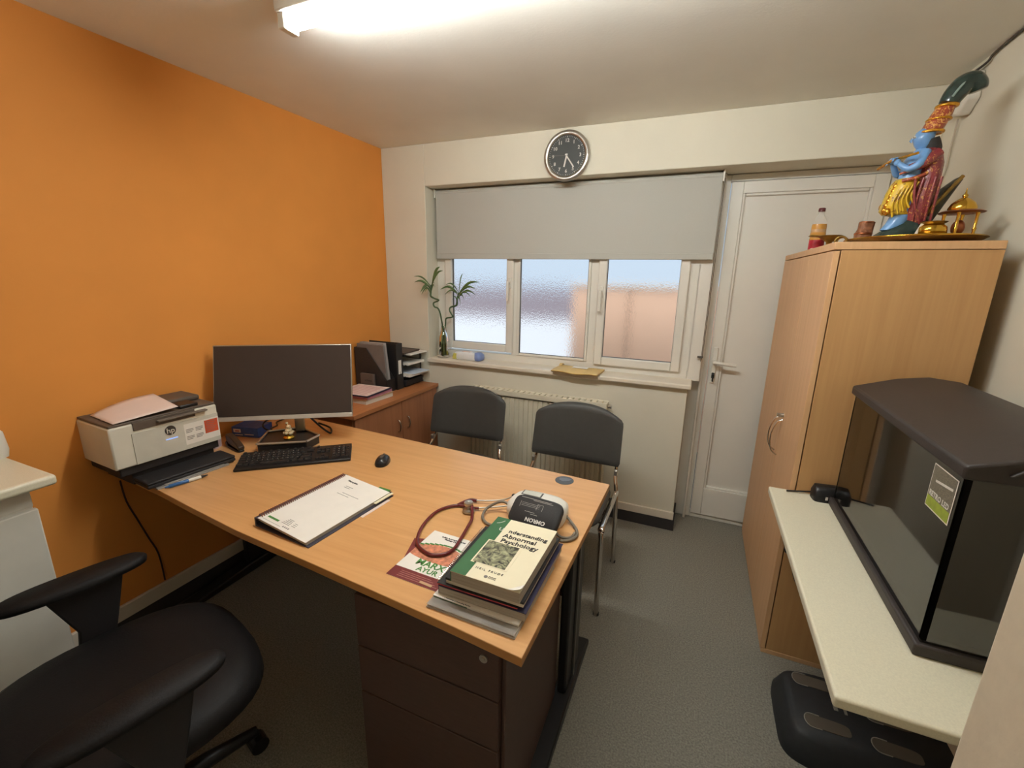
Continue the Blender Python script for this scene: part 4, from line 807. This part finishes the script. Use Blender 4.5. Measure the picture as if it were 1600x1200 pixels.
# ---- blue box
BB = thing('blue_carton', 'blue and white carton behind the printer under the monitor edge', 'box', (-2.04, 1.44, ZD), .25)
q = MB(); q.box(-.07, -.055, 0, .075, .05, .050); q.build('carton', BLUE, BB, bevel=.001)
q = MB(); q.box(-.06, -.0558, .022, -.02, -.055, .04); q.build('white_panel', PAPER, BB); q = MB(); q.box(-.05, -.0563, .026, -.028, -.0558, .033); q.build('pink_print', mat('print_rose2', (200, 110, 120), .6), BB)
q = MB(); q.box(.0, -.0558, .012, .05, -.055, .016); q.box(-.055, -.0558, .008, -.01, -.055, .012); q.build('white_print', INKW, BB)

# ---- spiral notebook in folder
NB = thing('spiral_notebook', 'white spiral-bound document with green tab lying on the desk', 'notebook', (-1.116, 1.030, ZD), -.075)
nw, nd = .105, .185
q = MB(); q.prism([(-nw-.025, .0), (nw+.020, 0), (nw+.020, .003), (-nw-.005, .003), (-nw-.018, .006), (-nw-.018, .026), (-nw-.0, .0300), (-nw-.0, .0325), (-nw-.025, .031)], -nd, nd, 'y'); q.build('binder', mat('slate_binder', (64, 60, 70), .5), NB, bevel=.001)
q = MB(); q.prism([(-nw-.01, .023), (nw+.006, .0035), (nw+.006, .014), (-nw-.01, .033)], -nd+.004, nd-.004, 'y'); q.build('pages', PAGES, NB)
q = MB(); q.prism([(-nw-.006, .0335), (nw+.008, .0145), (nw+.008, .0158), (-nw-.006, .0348)], -nd, nd-.006, 'y'); q.build('cover_sheet', PAPER, NB)
sl = math.atan2(.019, 2*nw+.014)
def nbz(x): return .0350 - (x+nw+.006)*math.tan(sl)
q = MB()
for k in range(46):
    y = -nd+.012+k*(2*nd-.03)/45; q.torus((-nw-.007, y, .0345), .0082, .0016, 'y', 12, 5)
q.build('spiral', mat('copper_wire', (118, 66, 54), .45, metal=.2), NB)
def nbox(q, x0, x1, y0, y1, lift=.0002):
    vs = [q.bm.verts.new(v) for v in ((x0, y0, nbz(x0)+lift), (x1, y0, nbz(x1)+lift), (x1, y1, nbz(x1)+lift), (x0, y1, nbz(x0)+lift), (x0, y0, nbz(x0)+lift+.0003), (x1, y0, nbz(x1)+lift+.0003), (x1, y1, nbz(x1)+lift+.0003), (x0, y1, nbz(x0)+lift+.0003))]
    for f in ((0, 3, 2, 1), (4, 5, 6, 7), (0, 1, 5, 4), (1, 2, 6, 5), (2, 3, 7, 6), (3, 0, 4, 7)): q.bm.faces.new([vs[i] for i in f])
q = MB(); nbox(q, -nw+.012, -nw+.062, -nd+.022, -nd+.030); q.build('green_bar', LGREEN, NB)
q = MB()
nbox(q, -.02, .058, nd-.108, nd-.1065); nbox(q, -.034, .022, nd-.120, nd-.1185); nbox(q, -.045, -.01, nd-.068, nd-.066); nbox(q, -.045, -.018, nd-.077, nd-.075)
for k in range(5): nbox(q, -.010+.008*k-.0*k, -.006+.008*k, -nd+.012, -nd+.018) if k < 4 else None
for k in range(5): nbox(q, -.032+.002*k, .004-.002*k, -nd+.027+.006*k, -nd+.0285+.006*k)
for k in range(3): nbox(q, .010, .028-.003*k, -nd+.030+.007*k, -nd+.0315+.007*k)
nbox(q, -nw+.005, -nw+.09, -nd+.009, -nd+.0098)
q.build('printed_lines', INKG, NB)
text('printed_heading', 'Therapists', .012, INK, NB, (-.045, nd-.034, nbz(-.045)+.0004), (0, sl, 0), bold=.0003)
q = MB(); q.prism([(nw+.008, .010), (nw+.020, .010), (nw+.020, .0125), (nw+.008, .0125)], nd-.09, nd-.0, 'y'); q.build('cream_tab', CREAMC, NB)
q = MB(); q.box(nw-.055, nd-.006, .0145, nw-.0, nd+.010, .0155); tb = q.build('green_tab', LGREEN, NB)
q = MB(); q.box(-nw, nd-.006, .010, nw+.01, nd+.004, .0135); q.build('dark_tab_edge', BLACKC, NB)
q = MB(); q.box(nw+.02, .02, .0, nw+.032, nd-.03, .001); q.build('loose_pink_sheet', PAPERP, NB)

# ---- leaflets
FY = thing('flyer', 'white and maroon leaflet lying under the stethoscope reading MARX AYUR', 'leaflet', (-.632, .955, ZD), -.03)
fw, fd = .085, .118
q = MB(); q.box(-fw, -fd, 0, fw, fd, .0012); q.build('sheet', PAPER, FY)
q = MB(); q.box(-fw, -fd, .0012, fw, -fd+.042, .0016); q.build('maroon_band', MAROON, FY)
q = MB(); arc = [(-fw, .035)]+[(-fw+2*fw*i/12, .035+.028*math.sin(PI*i/12*.8+.35)) for i in range(13)]+[(fw, -.02)]+[(fw-2*fw*i/12, -.015-.012*math.sin(PI*i/12)) for i in range(13)]
q.prism([(-fw, -.012)]+[(-fw+2*fw*i/12, .028+.030*math.sin(PI*(i+1)/14)) for i in range(13)]+[(fw, -.02)]+[(fw-2*fw*i/12, -.014-.010*math.sin(PI*i/12)) for i in range(1, 12)], .0012, .0016)
q.build('food_photo', mat('spice_photo', (200, 128, 98), .45, var=.4, scale=70), FY)
q = MB()
for i in range(12):
    x = -fw+2*fw*i/12; zz = .030+.030*math.sin(PI*(i+1)/14); q.box(x, zz, .0016, x+2*fw/12+.001, zz+.006, .0019)
q.build('green_arc', LGREEN, FY)
text('leaflet_heading', 'MARX', .034, LGREEN, FY, (.006, -.036, .0018), bold=.0007); text('leaflet_subheading', 'AYUR', .026, LGREEN, FY, (.012, -.062, .0018), bold=.0005)
text('leaflet_top_line', 'Indian Ayurvedic, Herbal\nMassage Centre', .0085, INK, FY, (0, .094, .0018), bold=.0002)
q = MB()
for k in range(4): q.box(-fw+.03, -fd+.008+.007*k, .0016, fw-.01-.01*k, -fd+.010+.007*k, .0019)
q.box(-.01, -.078, .0013, .04, -.0765, .0018)
q.build('small_print', mat('pinkish_ink', (170, 110, 100), .6), FY)
q = MB(); q.lathe([(.010, .0016), (.010, .0019)], .062, -.012, 18); q.build('round_mark', MAROON, FY)
q = MB(); q.box(-.615, .842, ZD+.0022, -.575, .85, ZD+.0034, rz=-.1); tag(q.build('paper_strip', mat('beige_card', (196, 160, 120), .6)), 'narrow beige card strip on the maroon band of the leaflet', 'card')
q = MB(); q.box(-.735, .925, ZD+.0, -.64, 1.03, ZD+.0008, rz=.3); tag(q.build('maroon_card', MAROON), 'dark maroon card peeping out left under the leaflet', 'card')

# ---- stethoscope
SC = thing('stethoscope', 'burgundy stethoscope looped over the leaflet', 'stethoscope', (0, 0, ZD))
q = MB(); q.tube([(-.655, 1.222, .030), (-.630, 1.175, .012), (-.620, 1.13, .010), (-.607, 1.05, .0075), (-.602, 1.01, .0075), (-.612, .975, .0075), (-.645, .955, .0075), (-.682, .962, .0075), (-.718, .985, .0075), (-.748, 1.04, .0075), (-.765, 1.11, .007), (-.765, 1.17, .007), (-.745, 1.215, .007), (-.720, 1.237, .007)], .0052, 12, 6); q.build('tubing', RUBBR, SC, smooth=True)
q = MB(); q.tube([(-.722, 1.236, .007), (-.712, 1.262, .008), (-.695, 1.285, .010), (-.672, 1.290, .010)], .006, 12, 4); q.tube([(-.722, 1.236, .007), (-.700, 1.240, .008), (-.670, 1.238, .009), (-.640, 1.246, .010)], .005, 12, 4); q.build('yoke', RUBBR, SC, smooth=True)
q = MB(); q.tube([(-.675, 1.290, .010), (-.62, 1.310, .012), (-.58, 1.34, .012), (-.565, 1.37, .012)], .0028, 10, 4); q.tube([(-.642, 1.246, .010), (-.60, 1.268, .012), (-.555, 1.30, .012)], .0028, 10, 4); q.build('ear_tubes', SATIN, SC, smooth=True)
q = MB(); q.ball((-.563, 1.378, .012), .0075, 1, 1.3, 1, 12); q.build('ear_tip', BLACKP, SC, smooth=True)
q = MB(); q.lathe([(.019, .002), (.022, .006), (.021, .012), (.012, .016), (.006, .020), (.006, .026), (.014, .028), (.017, .034), (.015, .040), (.004, .041)], -.668, 1.222, 28); q.build('chest_piece', SATIN, SC, smooth=True)
q = MB(); q.prism([(-.674, 1.226), (-.662, 1.226), (-.668, 1.217)], .0412, .0418); q.build('white_triangle', INKW, SC)

# ---- books stack
def bookstack():
    y0 = .812
    # plastic folder at the very bottom
    F = thing('plastic_wallet', 'clear plastic wallet of papers, lowest of the book stack', 'wallet', (-.424, .900, ZD), -.02)
    q = MB(); q.box(-.122, -.123, 0, .120, .16, .003); q.box(-.120, -.120, .0035, .118, .16, .006); q.box(-.119, -.118, .0065, .116, .16, .010); q.build('papers', mat('silvery_paper', (178, 170, 162), .3, var=.15, scale=20), F)
    q = MB(); q.box(-.121, -.1235, .0102, .118, -.095, .0106); q.build('plastic_edge', mat('clear_film', (220, 214, 206), .1, trans=.7, ior=1.2), F)
    q = MB(); q.box(.04, -.118, .0107, .095, -.116, .0109); q.box(.05, -.112, .0107, .10, -.110, .0109); q.build('wallet_print', INKG, F)
    M1 = thing('magazine', 'white-edged magazine above the plastic wallet in the book stack', 'magazine', (-.424, .955, ZD+.0112), -.02)
    q = MB(); q.box(-.119, -.150, 0, .118, .15, .004); q.build('leaves', PAPER, M1)
    q = MB(); q.box(-.119, -.150, .004, .118, -.142, .0046); q.build('cover_strip', PAPER, M1)
    q = MB(); q.box(-.117, -.1502, -.0005, -.02, -.1497, .002); q.build('green_edge', GREEN, M1)
    text('magazine_print', '▪ Association of Counselling Practice', .005, INK, M1, (-.05, -.146, .0048))
    B0 = thing('thick_book', 'thick grey-paged book with navy cover low in the stack', 'book', (-.417, .968, ZD+.0162), 0)
    q = MB(); q.box(-.118, -.150, 0, .118, .15, .022); q.build('pages', PAGES, B0, bevel=.001)
    q = MB(); q.box(-.120, -.151, .022, .121, .153, .0235); q.build('cover', NAVY, B0)
    q = MB(); q.box(-.120, -.149, 0, -.118, .153, .022); q.build('spine', NAVY, B0)
    N1 = thing('red_edged_notebook', 'wire-bound notebook with red-printed edge in the book stack', 'notebook', (-.430, .962, ZD+.040), .01)
    q = MB(); q.box(-.110, -.141, 0, .108, .14, .004); q.build('leaves', REDP, N1)
    q = MB(); q.box(-.112, -.142, .004, .110, .142, .0055); q.build('cover', BLACKC, N1)
    q = MB()
    for k in range(40): q.torus((-.114, -.13+.0066*k, .0035), .0045, .0009, 'y', 10, 5)
    q.build('spiral', CHROME, N1)
    B2_ = thing('black_white_book', 'white-paged book with black cover second from top of stack', 'book', (-.412, .968, ZD+.0462), -.005)
    q = MB(); q.box(-.106, -.142, 0, .106, .145, .009); q.build('pages', PAGESW, B2_, bevel=.001)
    q = MB(); q.box(-.108, -.143, .009, .108, .147, .016); q.build('cover', BLACKC, B2_, bevel=.002)
    T = thing('psychology_book', 'green and cream textbook on top of the stack, Understanding Abnormal Psychology', 'book', (-.404, .955, ZD+.063), -.012)
    bw, bd_, h = .094, .140, .030
    q = MB(); q.box(-bw+.002, -bd_+.001, .0, bw-.001, bd_-.001, h); q.build('pages', PAGES, T, bevel=.001)
    q = MB(); q.box(-bw, -bd_, h, bw, bd_, h+.0012); cv = q.build('cover', CREAMC, T)
    q = MB(); q.box(-bw-.001, -bd_+.001, 0, -bw+.002, bd_, h+.0012); q.build('spine', GREEN, T, bevel=.001)
    q = MB(); q.box(-bw, -bd_+.0002, h+.0012, -bw+.043, bd_-.0002, h+.0016); q.build('green_band', GREEN, cv)
    q = MB(); q.box(-bw+.038, -.085, h+.0016, bw-.058, .022, h+.0019); q.box(-bw+.027, -.085, h+.0016, -bw+.043, .022, h+.0019); q.build('picture_border', CREAMC, cv)
    pm2 = bpy.data.materials.new('abstract_picture'); pm2.use_nodes = True; t = pm2.node_tree; b = t.nodes['Principled BSDF']
    no = t.nodes.new('ShaderNodeTexNoise'); no.inputs['Scale'].default_value = 38; no.inputs['Distortion'].default_value = 2.5; rr = t.nodes.new('ShaderNodeValToRGB')
    rr.color_ramp.elements[0].position = .35; rr.color_ramp.elements[0].color = lin((48, 46, 40)); rr.color_ramp.elements[1].position = .68; rr.color_ramp.elements[1].color = lin((178, 178, 140))
    tcn = t.nodes.new('ShaderNodeTexCoord'); t.links.new(tcn.outputs['Object'], no.inputs['Vector']); t.links.new(no.outputs['Fac'], rr.inputs['Fac']); t.links.new(rr.outputs['Color'], b.inputs['Base Color']); b.inputs['Roughness'].default_value = .4
    q = MB(); q.box(-bw+.031, -.081, h+.0019, bw-.066, .018, h+.0022); q.build('cover_picture', pm2, cv)
    zt_ = h+.0021
    text('title_lettering', 'nderstanding', .0225, INK, cv, (.027, .080, zt_), bold=.0004); text('title_lettering', 'U', .021, INKW, cv, (-bw+.038, .080, zt_), bold=.0003)
    text('title_lettering', 'Abnormal', .0245, INK, cv, (.012, .055, zt_), bold=.0004); text('title_lettering', 'Psychology', .0245, INK, cv, (.020, .031, zt_), bold=.0004)
    text('author_lettering', 'NEIL FRUDE', .0100, INKG, cv, (-.005, -.101, zt_), space=1.5)
    q = MB(); q.lathe([(.005, h+.0013), (.005, h+.0017)], -.004, -.122, 16); q.build('publisher_mark', INKG, cv); text('publisher_lettering', 'Blackwell\nPublishing', .005, INKG, cv, (.013, -.122, zt_))
    q = MB(); q.tube([(-bw+.012, .105, h+.0018), (-bw+.022, .112, h+.0018), (-bw+.030, .125, h+.0018)], .0012, 6, 3); q.build('white_swirl', INKW, cv)
    q = MB(); q.grid(lambda u, v: (bw-.030+.030*u, -bd_+.0005+.030*v*u, h+.0014+.010*(u*(1-v))**2), 6, 6); q.build('curled_corner', PAPER, cv, smooth=True, solid=.0005)
bookstack()

# ---- blood pressure monitor
BP = thing('blood_pressure_monitor', 'white blood pressure monitor with folded black cuff behind the books', 'medical device', (-.440, 1.300, ZD), -.02)
q = MB(); q.loft([(0, 0, 0, .098, .070), (0, 0, .02, .104, .076), (0, 0, .045, .102, .074), (0, 0, .058, .088, .062), (0, .0, .062, .07, .045)], 36, 3.2); q.build('case', WHITEP, BP, smooth=True)
q = MB(); q.box(-.065, .018, .061, .0, .046, .064); q.build('display', mat('lcd', (196, 196, 184), .3), BP, bevel=.001); 
q = MB(); q.box(-.07, .014, .060, .005, .050, .0625); q.build('display_surround', GREYM, BP, bevel=.001)
q = MB(); vs = q.loft([(0, 0, 0, .078, .045), (0, 0, .006, .086, .052), (0, 0, .020, .087, .053), (0, 0, .026, .082, .048)], 36, 5)
cf_ = q.build('cuff', CUFF, BP, smooth=True, loc=(.028, -.082, .052), rot=(-.0, 0, 0)); cf_.rotation_euler = (.62, -.02, -.10)
text('cuff_lettering', 'OMRON', .0185, INKW, cf_, (.012, -.030, .0262), (0, 0, PI), bold=.0005)
q = MB()
for y, a, b_ in ((.040, -.065, .045), (.036, -.02, .05), (-.006, -.035, .0), (-.012, -.012, .012)): q.box(a, y, .026, b_, y+.0015, .0264)
for y in (.022, .017, .012): q.box(-.055, y, .026, .01, y+.0008, .0264)
for x in (-.06, .0, .02): q.box(x, .006, .026, x+.001, .026, .0264)
q.box(0, .026, .026, .02, .027, .0264)
q.build('cuff_diagram', mat('diagram_grey', (168, 162, 154), .6), cf_); 
q = MB(); q.tube([(-.095, -.03, .035), (-.125, -.03, .04), (-.165, -.055, .02), (-.165, -.095, .008), (-.135, -.125, .006), (-.10, -.13, .006)], .0048, 10, 5); q.build('hose', GREYH, BP, smooth=True)
q = MB(); q.tube([(.09, .01, .03), (.118, .0, .012), (.150, -.035, .006), (.158, -.075, .006), (.138, -.105, .006), (.11, -.112, .006), (.075, -.10, .03)], .0048, 10, 5); q.tube([(.085, -.09, .02), (.118, -.098, .008), (.145, -.085, .007), (.150, -.055, .008)], .0045, 10, 5); q.build('hose', GREYH, BP, smooth=True)

# ---- cables on the orange wall
q = MB(); q.tube([(L+.02, .90, .70), (L+.012, .91, .60), (L+.010, .935, .50), (L+.010, .96, .40), (L+.010, .985, .30), (L+.010, .99, .16)], .0035, 8, 4)
tag(q.build('wall_power_cable', mat('brown_cable', (60, 34, 22), .6), smooth=True), 'thin dark cable hanging down the orange wall below the printer', 'cable')
q = MB(); q.tube([(-2.10, .92, .712), (-2.06, .95, .66), (-2.0, 1.0, .625), (-1.93, 1.05, .61), (-1.86, 1.06, .625), (-1.80, 1.08, .66), (-1.76, 1.12, .712)], .0035, 8, 4)
tag(q.build('sagging_cable', mat('brown_cable', (60, 34, 22), .6), smooth=True), 'thin dark cable sagging under the left end of the desk', 'cable')
q = MB(); q.tube([(L+.035, .95, .012), (L+.035, 2.6, .012)], .009, 10); tag(q.build('floor_pipe', mat('dull_pipe', (92, 84, 78), .35, metal=.4), smooth=True), 'thin dull pipe along the floor at the orange wall', 'pipe')
